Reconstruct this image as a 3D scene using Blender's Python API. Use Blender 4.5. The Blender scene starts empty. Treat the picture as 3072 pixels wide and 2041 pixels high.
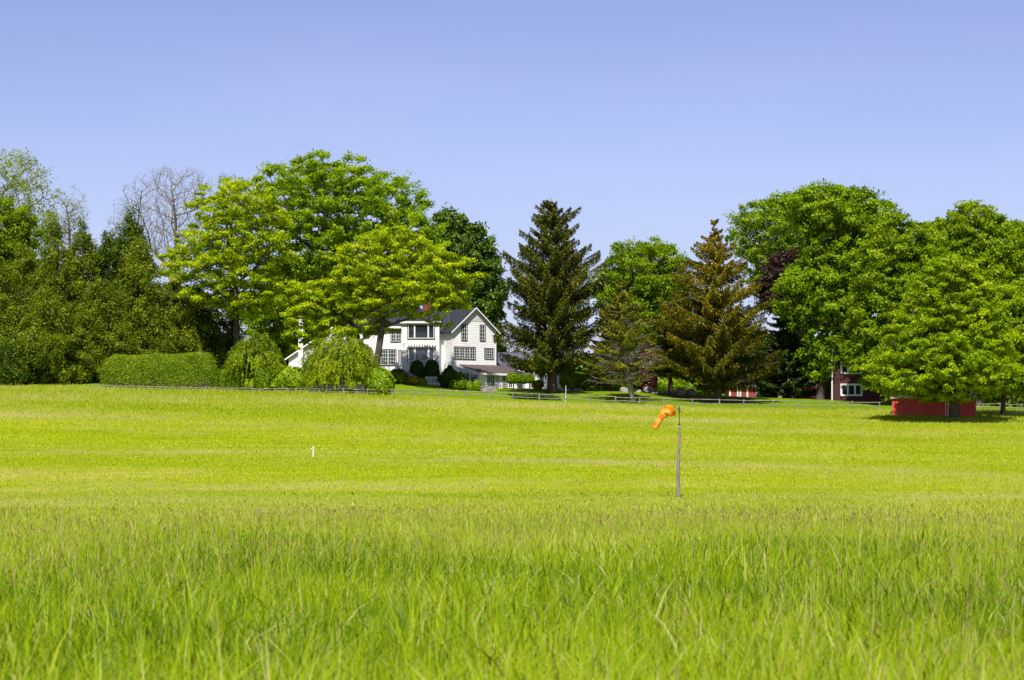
import bpy, math, random
import numpy as np
from mathutils import Vector
rng = np.random.default_rng(7)
random.seed(7)
S = bpy.context.scene
COL = S.collection
PI = math.pi
FPX, HZ, CX = 2275.0, 470.0, 512.0      # focal length in pixels, row of eye level, centre column

# ---------------------------------------------------------------- helpers
def W(xs, ys, D):                        # photo pixel (3072 wide) at distance D -> world point
    return np.array([(xs/3-CX)/FPX*D, D, (HZ-ys/3)/FPX*D])
V2S = 3072/2360.0
def PV(xv, yv, D): return W(xv*V2S, yv*V2S, D)

def link(o): COL.objects.link(o); return o
def tag(o, label=None, cat=None, group=None, kind=None):
    if label: o['label'] = label
    if cat: o['category'] = cat
    if group: o['group'] = group
    if kind: o['kind'] = kind
    return o
def root(name, loc, label, cat, group=None):
    o = bpy.data.objects.new(name, None); o.location = [float(a) for a in loc]; o.empty_display_size = 0.5
    link(o); return tag(o, label, cat, group)
def mk(name, verts, faces, mat, parent=None, smooth=False, tint=None, tri=None, mats=None, fmat=None):
    """verts in world coordinates; faces: list, or int array (n,k)"""
    me = bpy.data.meshes.new(name)
    verts = np.asarray(verts, dtype=np.float64).reshape(-1, 3)
    org = np.zeros(3)
    p = parent
    while p is not None:
        org = org + np.array(p.location); p = p.parent
    verts = verts - org
    if isinstance(faces, np.ndarray):
        n, k = faces.shape
        me.vertices.add(len(verts)); me.vertices.foreach_set('co', verts.astype(np.float32).ravel())
        me.loops.add(n*k); me.loops.foreach_set('vertex_index', faces.astype(np.int32).ravel())
        me.polygons.add(n); me.polygons.foreach_set('loop_start', np.arange(0, n*k, k, dtype=np.int32))
        me.update(calc_edges=True)
    else:
        me.from_pydata([tuple(v) for v in verts], [], faces); me.update()
    if mats:
        for m in mats: me.materials.append(m)
        if fmat is not None: me.polygons.foreach_set('material_index', np.asarray(fmat, dtype=np.int32))
    else:
        me.materials.append(mat)
    if tint is not None:
        a = me.attributes.new('tint', 'FLOAT', 'POINT'); a.data.foreach_set('value', np.asarray(tint, dtype=np.float32))
    if smooth: me.polygons.foreach_set('use_smooth', np.ones(len(me.polygons), dtype=bool))
    o = bpy.data.objects.new(name, me); link(o)
    if parent is not None: o.parent = parent
    return o

class MB:                                # collects shapes in world coordinates -> one mesh
    def __init__(s): s.v = []; s.f = []; s.t = []
    def quad(s, *p):
        n = len(s.v); s.v += [tuple(q) for q in p]; s.f.append(tuple(range(n, n+len(p))))
    def box(s, o, ax, ay, az):           # corner + three edge vectors
        o, ax, ay, az = map(np.array, (o, ax, ay, az)); n = len(s.v)
        for k in (0, 1):
            for j in (0, 1):
                for i in (0, 1): s.v.append(tuple(o+i*ax+j*ay+k*az))
        for f in ((0,2,3,1),(4,5,7,6),(0,1,5,4),(2,6,7,3),(0,4,6,2),(1,3,7,5)): s.f.append(tuple(n+i for i in f))
    def prism(s, poly, d):               # polygon extruded along d
        n = len(s.v); k = len(poly); d = np.array(d)
        for p in poly: s.v.append(tuple(p))
        for p in poly: s.v.append(tuple(np.array(p)+d))
        s.f.append(tuple(n+i for i in range(k))[::-1]); s.f.append(tuple(n+k+i for i in range(k)))
        for i in range(k):
            j = (i+1) % k; s.f.append((n+i, n+j, n+k+j, n+k+i))
    def tube(s, pts, rad, sides=8, cap=True):
        pts = [np.array(p, dtype=float) for p in pts]; n0 = len(s.v)
        for i, p in enumerate(pts):
            d = pts[min(i+1, len(pts)-1)]-pts[max(i-1, 0)]; d = d/np.linalg.norm(d)
            a = np.array([1., 0, 0]) if abs(d[0]) < .8 else np.array([0, 0, 1.])
            u = np.cross(d, a); u /= np.linalg.norm(u); w = np.cross(d, u)
            r = rad[i] if hasattr(rad, '__len__') else rad
            for k in range(sides):
                t = 2*PI*k/sides; s.v.append(tuple(p+r*(math.cos(t)*u+math.sin(t)*w)))
        for i in range(len(pts)-1):
            for k in range(sides):
                a = n0+i*sides+k; b = n0+i*sides+(k+1) % sides
                s.f.append((a, b, b+sides, a+sides))
        if cap:
            s.f.append(tuple(n0+k for k in range(sides))[::-1]); e = n0+(len(pts)-1)*sides
            s.f.append(tuple(e+k for k in range(sides)))
    def build(s, name, mat, parent=None, smooth=False): return mk(name, s.v, s.f, mat, parent, smooth)

# ---------------------------------------------------------------- materials
def new_mat(name):
    m = bpy.data.materials.new(name); m.use_nodes = True; nt = m.node_tree; nt.nodes.clear()
    out = nt.nodes.new('ShaderNodeOutputMaterial'); return m, nt, out
def ramp(nt, stops, interp='LINEAR'):
    r = nt.nodes.new('ShaderNodeValToRGB'); e = r.color_ramp.elements; r.color_ramp.interpolation = interp
    while len(e) > 1: e.remove(e[-1])
    e[0].position = stops[0][0]; e[0].color = (*stops[0][1], 1)
    for p, c in stops[1:]:
        k = e.new(p); k.color = (*c, 1)
    return r
def leaf_mat(name, cols, transl=.35, gloss=.03, rough=.45, clump=.6):
    """cols: dark..light leaf colours, chosen by a random value each leaf carries, plus a slow drift through the crown"""
    m, nt, out = new_mat(name); N = nt.nodes; L = nt.links
    at = N.new('ShaderNodeAttribute'); at.attribute_name = 'tint'
    no = N.new('ShaderNodeTexNoise'); no.inputs['Scale'].default_value = clump; no.inputs['Detail'].default_value = 2
    tc = N.new('ShaderNodeTexCoord'); L.new(tc.outputs['Object'], no.inputs['Vector'])
    ad = N.new('ShaderNodeMath'); ad.operation = 'MULTIPLY_ADD'; ad.inputs[1].default_value = .9; ad.inputs[2].default_value = -.45
    L.new(no.outputs['Fac'], ad.inputs[0])
    a2 = N.new('ShaderNodeMath'); a2.operation = 'ADD'; a2.use_clamp = True
    L.new(ad.outputs[0], a2.inputs[0]); L.new(at.outputs['Fac'], a2.inputs[1])
    r = ramp(nt, [(i/(len(cols)-1), c) for i, c in enumerate(cols)]); L.new(a2.outputs[0], r.inputs[0])
    d = N.new('ShaderNodeBsdfDiffuse'); t = N.new('ShaderNodeBsdfTranslucent'); g = N.new('ShaderNodeBsdfGlossy')
    g.inputs['Roughness'].default_value = rough; g.inputs['Color'].default_value = (.5, .5, .3, 1)
    L.new(r.outputs[0], d.inputs['Color']); L.new(r.outputs[0], t.inputs['Color'])
    m1 = N.new('ShaderNodeMixShader'); m1.inputs[0].default_value = transl
    L.new(d.outputs[0], m1.inputs[1]); L.new(t.outputs[0], m1.inputs[2])
    m2 = N.new('ShaderNodeMixShader'); m2.inputs[0].default_value = gloss
    L.new(m1.outputs[0], m2.inputs[1]); L.new(g.outputs[0], m2.inputs[2]); L.new(m2.outputs[0], out.inputs['Surface'])
    return m
def solid(name, c1, c2=None, rough=.8, scale=3., stretch=(1, 1, 1), bump=0., spec=.3, metal=0., bscale=None):
    m, nt, out = new_mat(name); N = nt.nodes; L = nt.links
    p = N.new('ShaderNodeBsdfPrincipled'); p.inputs['Roughness'].default_value = rough
    p.inputs['Specular IOR Level'].default_value = spec; p.inputs['Metallic'].default_value = metal
    L.new(p.outputs[0], out.inputs['Surface'])
    c2 = c2 or tuple(x*.8 for x in c1)
    tc = N.new('ShaderNodeTexCoord'); mp = N.new('ShaderNodeMapping'); mp.inputs['Scale'].default_value = stretch
    L.new(tc.outputs['Object'], mp.inputs['Vector'])
    no = N.new('ShaderNodeTexNoise'); no.inputs['Scale'].default_value = scale; no.inputs['Detail'].default_value = 5
    L.new(mp.outputs[0], no.inputs['Vector'])
    r = ramp(nt, [(.3, c2), (.7, c1)]); L.new(no.outputs['Fac'], r.inputs[0]); L.new(r.outputs[0], p.inputs['Base Color'])
    if bump:
        b = N.new('ShaderNodeBump'); b.inputs['Strength'].default_value = bump; b.inputs['Distance'].default_value = .05
        L.new(no.outputs['Fac'], b.inputs['Height']); L.new(b.outputs[0], p.inputs['Normal'])
    return m
def siding(name, c, axis='Z', pitch=.24, dark=.6, rough=.6, wear=(.91, .905, .89)):
    """painted boards: a sawtooth profile across the boards gives each lap its own edge"""
    m, nt, out = new_mat(name); N = nt.nodes; L = nt.links
    p = N.new('ShaderNodeBsdfPrincipled'); p.inputs['Roughness'].default_value = rough; L.new(p.outputs[0], out.inputs['Surface'])
    tc = N.new('ShaderNodeTexCoord'); sx = N.new('ShaderNodeSeparateXYZ'); L.new(tc.outputs['Object'], sx.inputs[0])
    d = N.new('ShaderNodeMath'); d.operation = 'DIVIDE'; d.inputs[1].default_value = pitch; L.new(sx.outputs[axis], d.inputs[0])
    f = N.new('ShaderNodeMath'); f.operation = 'FRACT'; L.new(d.outputs[0], f.inputs[0])
    r = ramp(nt, [(0, tuple(x*dark for x in c)), (.1, tuple(x*dark for x in c)), (.2, c), (1, c)]); L.new(f.outputs[0], r.inputs[0])  # dark edge line; on clapboard it paints the shadow under each lap
    no = N.new('ShaderNodeTexNoise'); no.inputs['Scale'].default_value = 1.3; no.inputs['Detail'].default_value = 6; L.new(tc.outputs['Object'], no.inputs['Vector'])
    r2 = ramp(nt, [(.3, wear), (.6, (1, 1, 1))]); L.new(no.outputs['Fac'], r2.inputs[0])
    mx = N.new('ShaderNodeMix'); mx.data_type = 'RGBA'; mx.blend_type = 'MULTIPLY'; mx.inputs[0].default_value = 1
    L.new(r.outputs[0], mx.inputs[6]); L.new(r2.outputs[0], mx.inputs[7]); L.new(mx.outputs[2], p.inputs['Base Color'])
    b = N.new('ShaderNodeBump'); b.inputs['Strength'].default_value = .6; b.inputs['Distance'].default_value = .02; b.invert = True
    L.new(f.outputs[0], b.inputs['Height']); L.new(b.outputs[0], p.inputs['Normal'])
    return m
def glass_mat(name, c=(.03, .04, .05), rough=.06):
    m, nt, out = new_mat(name); N = nt.nodes; p = N.new('ShaderNodeBsdfPrincipled')
    p.inputs['Base Color'].default_value = (*c, 1); p.inputs['Roughness'].default_value = rough; p.inputs['Specular IOR Level'].default_value = .5
    nt.links.new(p.outputs[0], out.inputs['Surface']); return m

M = {}
M['bright'] = leaf_mat('leaf_yellow_green', [(.16,.25,.002), (.34,.46,.003), (.52,.62,.006), (.66,.70,.012)], .5)
M['bright2'] = leaf_mat('leaf_fresh_green', [(.10,.20,.002), (.22,.36,.003), (.37,.52,.005), (.50,.60,.010)], .48)
M['linden_bright'] = leaf_mat('leaf_lime_green', [(.11,.19,.002), (.25,.38,.003), (.41,.54,.005), (.56,.65,.010)], .48)
M['maple'] = leaf_mat('leaf_maple_green', [(.09,.17,.002), (.18,.31,.003), (.32,.47,.006), (.46,.57,.010)], .48)
M['linden'] = leaf_mat('leaf_olive_green', [(.09,.165,.002), (.185,.30,.003), (.315,.44,.005), (.46,.55,.010)], .46)
M['round'] = leaf_mat('leaf_mid_green', [(.08,.15,.002), (.17,.28,.003), (.29,.42,.006), (.42,.52,.010)], .45)
M['chestnut'] = leaf_mat('leaf_dark_green', [(.022,.06,.003), (.055,.12,.004), (.10,.19,.008), (.16,.26,.018)], .26, .05)
M['copper'] = leaf_mat('leaf_copper', [(.018,.010,.012), (.04,.018,.018), (.085,.04,.03)], .25, .04)
M['redleaf'] = leaf_mat('leaf_dark_red', [(.05,.008,.012), (.11,.012,.022), (.17,.03,.03)], .3, .06)
M['cedar'] = leaf_mat('leaf_cedar_olive', [(.045,.075,.002), (.12,.17,.003), (.21,.27,.004), (.33,.38,.008)], .38, .04, clump=.35)
M['cedar_green'] = leaf_mat('leaf_cedar_green', [(.022,.05,.003), (.06,.11,.003), (.11,.18,.006), (.19,.26,.010)], .25, .04)
M['spruce'] = leaf_mat('needle_dark', [(.032,.045,.003), (.08,.095,.004), (.145,.16,.006), (.23,.23,.012)], .28, .05)
M['spruce_brown'] = leaf_mat('needle_bronze', [(.055,.06,.003), (.15,.145,.004), (.28,.23,.006), (.42,.29,.012)], .36, .04, clump=.3)
M['needle_olive'] = leaf_mat('needle_olive', [(.06,.075,.003), (.15,.165,.004), (.26,.26,.006), (.38,.34,.012)], .34, .04)
M['dark_conifer'] = leaf_mat('needle_deep_green', [(.018,.036,.004), (.035,.068,.006), (.065,.115,.01)], .18, .05)
M['willow'] = leaf_mat('leaf_willow', [(.09,.16,.003), (.20,.29,.004), (.33,.43,.007), (.46,.53,.014)], .42)
M['hedge'] = leaf_mat('leaf_hedge', [(.05,.11,.002), (.11,.19,.003), (.20,.30,.005), (.31,.38,.008)], .25)
M['shrub'] = leaf_mat('leaf_shrub_lime', [(.10,.19,.003), (.20,.33,.005), (.32,.46,.008), (.44,.54,.014)], .35)
M['yew'] = leaf_mat('leaf_yew', [(.010,.034,.003), (.02,.062,.004), (.045,.11,.007)], .15)
M['blossom'] = leaf_mat('petal_white', [(.6,.6,.45), (.75,.72,.6)], .3)
M['lilac'] = leaf_mat('petal_pale_pink', [(.55,.35,.45), (.7,.55,.62)], .3)
M['bark'] = solid('bark_dark', (.10,.075,.06), (.045,.033,.028), .9, 5, (1, 1, .25), .6)
M['bark_grey'] = solid('bark_grey', (.26,.22,.17), (.12,.10,.08), .9, 4, (1, 1, .3), .6)
M['bark_pale'] = solid('bark_pale', (.42,.35,.30), (.20,.16,.14), .9, 4, (1, 1, .3), .6)
M['white'] = siding('white_clapboard', (.84,.84,.85))
M['white_trim'] = solid('white_paint', (.82,.82,.82), (.74,.74,.74), .5)
M['black_trim'] = solid('black_paint', (.012,.014,.02), (.02,.022,.03), .6)
M['glass'] = glass_mat('window_glass', (.02,.025,.035))
M['glass_big'] = glass_mat('picture_window_glass', (.05,.06,.10), .03)
M['curtain'] = solid('window_blind', (.35,.37,.42), (.22,.24,.3), .9)
M['metal_roof'] = siding('dark_seam_roof', (.04,.042,.06), 'X', .55, .45, .45)
M['shingle'] = solid('brown_shingle', (.13,.10,.095), (.06,.045,.045), .9, 8, (1, 1, 3), .3)
M['tin_roof'] = siding('pale_metal_roof', (.62,.62,.66), 'X', .4, .6, .4)
M['purple_roof'] = siding('slate_roof', (.11,.11,.17), 'X', .5, .55, .5)
M['brick'] = solid('red_brick', (.24,.075,.05), (.14,.045,.035), .9, 6, (1, 1, 4), .3)
M['barn_dark'] = siding('dark_red_boards', (.055,.005,.008), 'Z', .15, .5)
M['barn_faded'] = siding('faded_red_boards', (.30,.04,.035), 'X', .45, .62, .7, (.7, .85, .9))
M['barn_red'] = siding('bright_red_boards', (.58,.06,.045), 'X', .45, .62, .7, (.7, .85, .9))
M['stone'] = solid('field_stone', (.42,.38,.36), (.17,.15,.15), .9, 2.2, (1, 1, 3), .9)
M['boulder'] = solid('boulder_stone', (.48,.42,.40), (.20,.17,.18), .9, 1.3, (1, 1, 1), .9)
M['rail'] = solid('weathered_rail', (.30,.27,.22), (.13,.115,.095), .9, 3, (1, 1, 1), .5)
M['pole'] = solid('weathered_pole', (.36,.29,.26), (.11,.085,.075), .9, 3.5, (4, 4, .6), .8)
M['steel'] = solid('dull_steel', (.12,.12,.10), (.07,.07,.06), .5, metal=.6)
def stripe_mat():
    m, nt, out = new_mat('striped_canvas'); N = nt.nodes; p = N.new('ShaderNodeBsdfPrincipled'); nt.links.new(p.outputs[0], out.inputs[0])
    tc = N.new('ShaderNodeTexCoord'); sx = N.new('ShaderNodeSeparateXYZ'); nt.links.new(tc.outputs['Object'], sx.inputs[0]); d = N.new('ShaderNodeMath'); d.operation = 'DIVIDE'; d.inputs[1].default_value = .34
    nt.links.new(sx.outputs['X'], d.inputs[0]); f = N.new('ShaderNodeMath'); f.operation = 'FRACT'; nt.links.new(d.outputs[0], f.inputs[0])
    r = ramp(nt, [(0, (.75,.75,.75)), (.5, (.015,.015,.02))], 'CONSTANT'); nt.links.new(f.outputs[0], r.inputs[0]); nt.links.new(r.outputs[0], p.inputs['Base Color']); return m
M['stripe'] = stripe_mat()

# ---------------------------------------------------------------- ground
RX = [0, 92, 275, 296, 343, 392, 416, 489, 564, 616, 692, 773, 826, 880, 960, 1024, 1150]
RF = [389.0, 389.4, 393.0, 393.2, 394.3, 396.2, 397, 399.7, 402.8, 404.7, 407, 408.8, 409.7, 410, 410.5, 412, 414]
HXr = [-100, 100, 230, 300, 370, 420, 455, 540, 600, 690, 760, 830, 900, 1024, 1150]
HRr = [383, 383, 381, 374, 374, 382, 387.5, 389, 390.5, 394.5, 398, 400, 403, 408, 411]
def zg(X, Y):
    X = np.asarray(X, dtype=float); Y = np.asarray(Y, dtype=float)
    near = -1.86 + .05*np.sin(X*.21+Y*.13)*np.clip(Y/40, 0, 1) + .06*np.sin(Y*.11+1)*np.clip(Y/40, 0, 1)
    xf = CX+FPX*X/272; zf = (HZ-np.interp(xf, RX, RF))*272/FPX
    t = np.clip((Y-138)/(272-138), 0, 1)
    z1 = near+(zf-near)*t**1.32+.22*np.sin(X*.06+1)*np.sin(t*PI)+.12*np.sin(Y*.12+X*.03)*np.sin(t*PI)
    xh = CX+FPX*X/298; zh = (HZ-np.interp(xh, HXr, HRr))*298/FPX
    u = np.clip((Y-272)/26, 0, 1); u = u*u*(3-2*u)
    z2 = zf+(zh-zf)*u + np.clip(Y-298, 0, None)*.008
    return np.where(Y < 272, z1, z2)
def zgf(x, y): return float(zg(x, y))

def grid_sheet(name, xs, ys, mat, dz=0.):
    X, Y = np.meshgrid(xs, ys); Z = zg(X, Y)+dz
    nx, ny = len(xs), len(ys); v = np.stack([X, Y, Z], -1).reshape(-1, 3)
    i, j = np.meshgrid(np.arange(nx-1), np.arange(ny-1)); a = (j*nx+i).ravel()
    f = np.stack([a, a+1, a+nx+1, a+nx], -1)
    return mk(name, v, f, mat, smooth=True)
def ground_mat():
    m, nt, out = new_mat('meadow_ground'); N = nt.nodes; L = nt.links
    p = N.new('ShaderNodeBsdfDiffuse'); L.new(p.outputs[0], out.inputs['Surface'])
    tc = N.new('ShaderNodeTexCoord')
    def noise(sc, st, det=4):
        mp = N.new('ShaderNodeMapping'); mp.inputs['Scale'].default_value = st; L.new(tc.outputs['Object'], mp.inputs['Vector'])
        n = N.new('ShaderNodeTexNoise'); n.inputs['Scale'].default_value = sc; n.inputs['Detail'].default_value = det; L.new(mp.outputs[0], n.inputs['Vector']); return n
    a = noise(.08, (.3, 1, 1)); b = noise(.4, (.3, 1, 1), 6); c = noise(6, (1, 1, 1), 5)
    s1 = N.new('ShaderNodeMath'); s1.operation = 'MULTIPLY_ADD'; s1.inputs[1].default_value = .5; L.new(b.outputs['Fac'], s1.inputs[0])
    s0 = N.new('ShaderNodeMath'); s0.operation = 'MULTIPLY'; s0.inputs[1].default_value = .5; L.new(a.outputs['Fac'], s0.inputs[0]); L.new(s0.outputs[0], s1.inputs[2])
    r = ramp(nt, [(.36, (.23,.29,.003)), (.46, (.31,.355,.004)), (.54, (.36,.385,.014)), (.64, (.44,.43,.08))]); L.new(s1.outputs[0], r.inputs[0])
    r2 = ramp(nt, [(.3, (.7,.7,.7)), (.7, (1.1,1.1,1.1))]); L.new(c.outputs['Fac'], r2.inputs[0])
    mx = N.new('ShaderNodeMix'); mx.data_type = 'RGBA'; mx.blend_type = 'MULTIPLY'; mx.inputs[0].default_value = 1
    L.new(r.outputs[0], mx.inputs[6]); L.new(r2.outputs[0], mx.inputs[7]); L.new(mx.outputs[2], p.inputs['Color'])
    return m
def lawn_mat():
    return solid('mown_lawn', (.17,.25,.004), (.10,.175,.004), .95, 1.2, (1, 1, 1), .2, spec=.05)
xs = np.unique(np.concatenate([np.linspace(-600, -120, 13), np.linspace(-120, 120, 121), np.linspace(120, 600, 13)]))
ys = np.unique(np.concatenate([np.linspace(-30, 130, 81), np.linspace(130, 360, 185), np.linspace(360, 2500, 24)]))
tag(grid_sheet('ground', xs, ys, ground_mat()), 'grass covered ground of the meadow and hillside', kind='structure')
tag(grid_sheet('lawn', np.linspace(-80, 100, 181), np.linspace(273.5, 312, 78), lawn_mat(), .02), 'mown green lawn beyond the rail fence', kind='structure')

# ---------------------------------------------------------------- grass (uncountable: one object per kind of cover)
def grass_mat(name, cols, transl=.4, upright=.45):
    m, nt, out = new_mat(name); N = nt.nodes; L = nt.links
    at = N.new('ShaderNodeAttribute'); at.attribute_name = 'tint'
    r = ramp(nt, cols); L.new(at.outputs['Fac'], r.inputs[0])
    d = N.new('ShaderNodeBsdfDiffuse'); t = N.new('ShaderNodeBsdfTranslucent'); g = N.new('ShaderNodeBsdfGlossy'); g.inputs['Roughness'].default_value = .45
    L.new(r.outputs[0], d.inputs['Color']); L.new(r.outputs[0], t.inputs['Color'])
    ge = N.new('ShaderNodeNewGeometry'); v1 = N.new('ShaderNodeVectorMath'); v1.operation = 'MULTIPLY_ADD'; v1.inputs[1].default_value = (upright,)*3; v1.inputs[2].default_value = (0, 0, 1.1-upright)
    v2 = N.new('ShaderNodeVectorMath'); v2.operation = 'NORMALIZE'; L.new(ge.outputs['Normal'], v1.inputs[0]); L.new(v1.outputs[0], v2.inputs[0]); L.new(v2.outputs[0], d.inputs['Normal'])
    m1 = N.new('ShaderNodeMixShader'); m1.inputs[0].default_value = transl; L.new(d.outputs[0], m1.inputs[1]); L.new(t.outputs[0], m1.inputs[2])
    m2 = N.new('ShaderNodeMixShader'); m2.inputs[0].default_value = .012; L.new(m1.outputs[0], m2.inputs[1]); L.new(g.outputs[0], m2.inputs[2])
    L.new(m2.outputs[0], out.inputs['Surface']); return m
def vnoise(X, Y, s, seed):
    r = np.random.default_rng(seed); o = np.zeros_like(X)
    for k in range(7):
        a = r.uniform(0, 2*PI); f = r.uniform(.6, 2.2)/s; o += np.sin((X*np.cos(a)+Y*np.sin(a))*f*2*PI+r.uniform(0, 6.28))
    return o/7*1.6
def blades(X, Y, h, w, lean, tint, name, mat, segs=3, turn=.9):
    n = len(X); Z = zg(X, Y); az = rng.uniform(0, 2*PI, n)
    dirx = np.cos(az); diry = np.sin(az)
    fa = rng.normal(0, turn, n); wx = np.cos(fa); wy = np.sin(fa)*.6
    prof = {3: [1, .85, .5, 0], 2: [1, .7, 0]}[segs]
    vs = []; ts = []
    for k in range(segs+1):
        s = k/segs; off = lean*h*s**2; zz = Z+h*(s-.25*np.abs(lean)*s**2)-.03
        px = X+dirx*off; py = Y+diry*off
        if k < segs:
            ww = w*prof[k]*.5
            vs += [np.stack([px-wx*ww, py-wy*ww, zz], -1), np.stack([px+wx*ww, py+wy*ww, zz], -1)]; ts += [tint, tint]
        else:
            vs += [np.stack([px, py, zz], -1)]; ts += [tint]
    v = np.stack(vs, 1); t = np.stack(ts, 1); nv = 2*segs+1
    base = np.arange(n)*nv; fs = []
    for k in range(segs-1):
        a = base+2*k; fs.append(np.stack([a, a+1, a+3], -1)); fs.append(np.stack([a, a+3, a+2], -1))
    a = base+2*(segs-1); fs.append(np.stack([a, a+1, a+2], -1))
    return mk(name, v.reshape(-1, 3), np.concatenate(fs), mat, tint=t.ravel())
def scatter(n, d0, d1, pw=0., wid=.50):
    u = rng.uniform(0, 1, n)
    # density per area falls with distance as D**-pw ; area element ~ D dD
    e = 2-pw
    D = (d0**e+u*(d1**e-d0**e))**(1/e); X = rng.uniform(-1, 1, n)*(wid/2*D+7)
    return X, D
RAMP = [(0, (.035,.08,.0005)), (.2, (.12,.215,.001)), (.4, (.24,.335,.002)), (.54, (.285,.37,.005)), (.66, (.345,.40,.022)), (.80, (.415,.43,.085)), (.9, (.47,.44,.14)), (1, (.50,.44,.20))]
G = grass_mat('grass_blade', RAMP, .3)
G2 = grass_mat('meadow_blade', RAMP, .45, .9)
def near_grass():
    n = 840000
    X, Y = scatter(n, 12.5, 150, 1.25)
    pat = vnoise(X, Y, 9, 3)*.5+vnoise(X, Y, 2.2, 4)*.5; big = vnoise(X, Y*.5, 16, 8); tuft = vnoise(X, Y, .6, 9)
    Ye = Y+9*vnoise(X, Y, 20, 15)+6*vnoise(X, Y, 5, 16)
    h = np.clip(rng.normal(.31, .11, n)*(1+.3*pat+.6*tuft), .06, .85)*np.interp(Ye, [0, 38, 55, 80, 150], [1, 1, .8, .55, .4])
    tall = rng.uniform(0, 1, n) < .05; h[tall] *= 1.5
    w = .0115*(Y/14)**.58*rng.lognormal(0, .42, n)
    lean = np.abs(rng.normal(.1, .62, n))
    tint = np.clip(rng.beta(1.5, 2.3, n)*.62+.12*pat+.09*big+.11*tuft+np.interp(Ye, [0, 16, 28, 40, 52, 75, 150], [.12, .09, .0, -.03, .14, .28, .29]), 0, 1)
    dry = rng.uniform(0, 1, n) < .05; tint[dry] = rng.uniform(.8, 1, dry.sum())
    tag(blades(X, Y, h, w, lean, tint, 'tall_grass', G), 'tall green grass blades filling the near meadow', 'grass', kind='stuff')
near_grass()
def far_grass():
    n = 520000
    X, Y = scatter(n, 105, 271.5, .9, .52)
    pat = vnoise(X*.45+4*np.sin(Y*.07), Y, 28, 11)*.7+vnoise(X*.7, Y, 12, 12)*.45+vnoise(X*.8, Y, 5, 13)*.35+vnoise(X, Y, 1.8, 14)*.3
    lf = np.interp(X, [-52, -38, -14, -6, 5, 60], [4.0, 3.6, 2.6, 1.4, 1.3, 1.8])
    h = np.clip(rng.normal(.17, .045, n)*(1+.25*pat), .05, .4)*(1+(lf-1)*np.clip((Y-225)/44, 0, 1)**1.5)
    w = .045*(Y/150)**.8*rng.uniform(.6, 1.4, n)
    tint = np.clip(rng.normal(.615, .03, n)+.23*pat+np.interp(Y, [105, 150, 200, 255, 271], [.10, .07, -.03, .03, .10]), 0, 1)
    tag(blades(X, Y, h, w, np.abs(rng.normal(.3, .3, n)), tint, 'meadow_grass', G2, 2, .35), 'yellow green meadow grass covering the slope up to the fence', 'grass', kind='stuff')
far_grass()
def seed_heads():
    n = 24000; X, Y = scatter(n, 13, 92, .75); k = np.clip(vnoise(X, Y, 14, 21)+.45+np.interp(Y, [0, 30, 50, 70, 88], [-.55, -.3, .5, .25, -.4]), 0, 1)
    sel = rng.uniform(0, 1, n) < k; X = X[sel]; Y = Y[sel]; n = len(X)
    Z = zg(X, Y); h = rng.normal(.52, .10, n)*np.interp(Y, [0, 50, 88], [1, 1, .75]); lx = rng.normal(0, .10, n); ly = rng.normal(0, .1, n)
    hl = rng.uniform(.07, .16, n); hw = rng.uniform(.004, .009, n)*(Y/22)**.55; sw = .0025*(Y/10)**.6
    a = rng.uniform(0, PI, n); wx = np.cos(a); wy = np.sin(a)*.3
    P0 = np.stack([X, Y, Z], -1); P1 = P0+np.stack([lx, ly, h], -1); dd = np.stack([lx*1.6, ly*1.6, h], -1); dd /= np.linalg.norm(dd, axis=1)[:, None]
    P2 = P1+dd*hl[:, None]; wv = np.stack([wx, wy, 0*wx], -1)
    mid = (P1+P2)/2
    v = np.stack([P0-wv*sw[:, None], P0+wv*sw[:, None], P1+wv*sw[:, None], P1-wv*sw[:, None], P1, mid+wv*hw[:, None], P2, mid-wv*hw[:, None]], 1).reshape(-1, 3)
    b = np.arange(n)*8; f = np.concatenate([np.stack([b, b+1, b+2, b+3], -1), np.stack([b+4, b+5, b+6, b+7], -1)])
    t0 = rng.uniform(.0, .3, n); t1 = rng.uniform(.3, 1, n)
    t = np.stack([t0]*4+[t1]*4, 1).ravel()
    m = grass_mat('seed_head', [(0, (.16,.24,.01)), (.3, (.32,.34,.05)), (.5, (.30,.24,.07)), (.75, (.17,.10,.05)), (1, (.25,.14,.09))], .3)
    tag(mk('seed_heads', v, f, m, tint=t), 'purplish grass seed heads rising above the near meadow', 'grass', kind='stuff')
seed_heads()
def flowers():
    n = 700; X, Y = scatter(n, 11, 130, .7); k = vnoise(X, Y, 12, 31) > .05; X = X[k]; Y = Y[k]; n = len(X)
    Z = zg(X, Y)+rng.uniform(.28, .5, n)*np.interp(Y, [0, 60, 115], [1, 1, .6]); r = .012*(Y/15)**.55
    V = []; Fc = []
    c = np.stack([X, Y, Z], -1)
    ring = [np.array([math.cos(a), math.sin(a)*.9, .25*math.sin(a*2)]) for a in np.linspace(0, 2*PI, 6)[:-1]]
    v = np.stack([c+r[:, None]*q for q in ring]+[c-np.array([0, 0, 1])*r[:, None]*.9], 1).reshape(-1, 3)
    b = np.arange(n)*6; f = np.concatenate([np.stack([b+i, b+(i+1) % 5, b+5], -1) for i in range(5)]+[np.stack([b, b+1, b+2], -1), np.stack([b, b+2, b+3], -1), np.stack([b, b+3, b+4], -1)])
    m = leaf_mat('buttercup_petal', [(.75,.58,.01), (.85,.68,.02)], .3)
    tag(mk('buttercups', v, f, m, tint=rng.uniform(0, 1, n*6)), 'small yellow buttercups scattered among the near grass', 'flowers', kind='stuff')
flowers()

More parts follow.
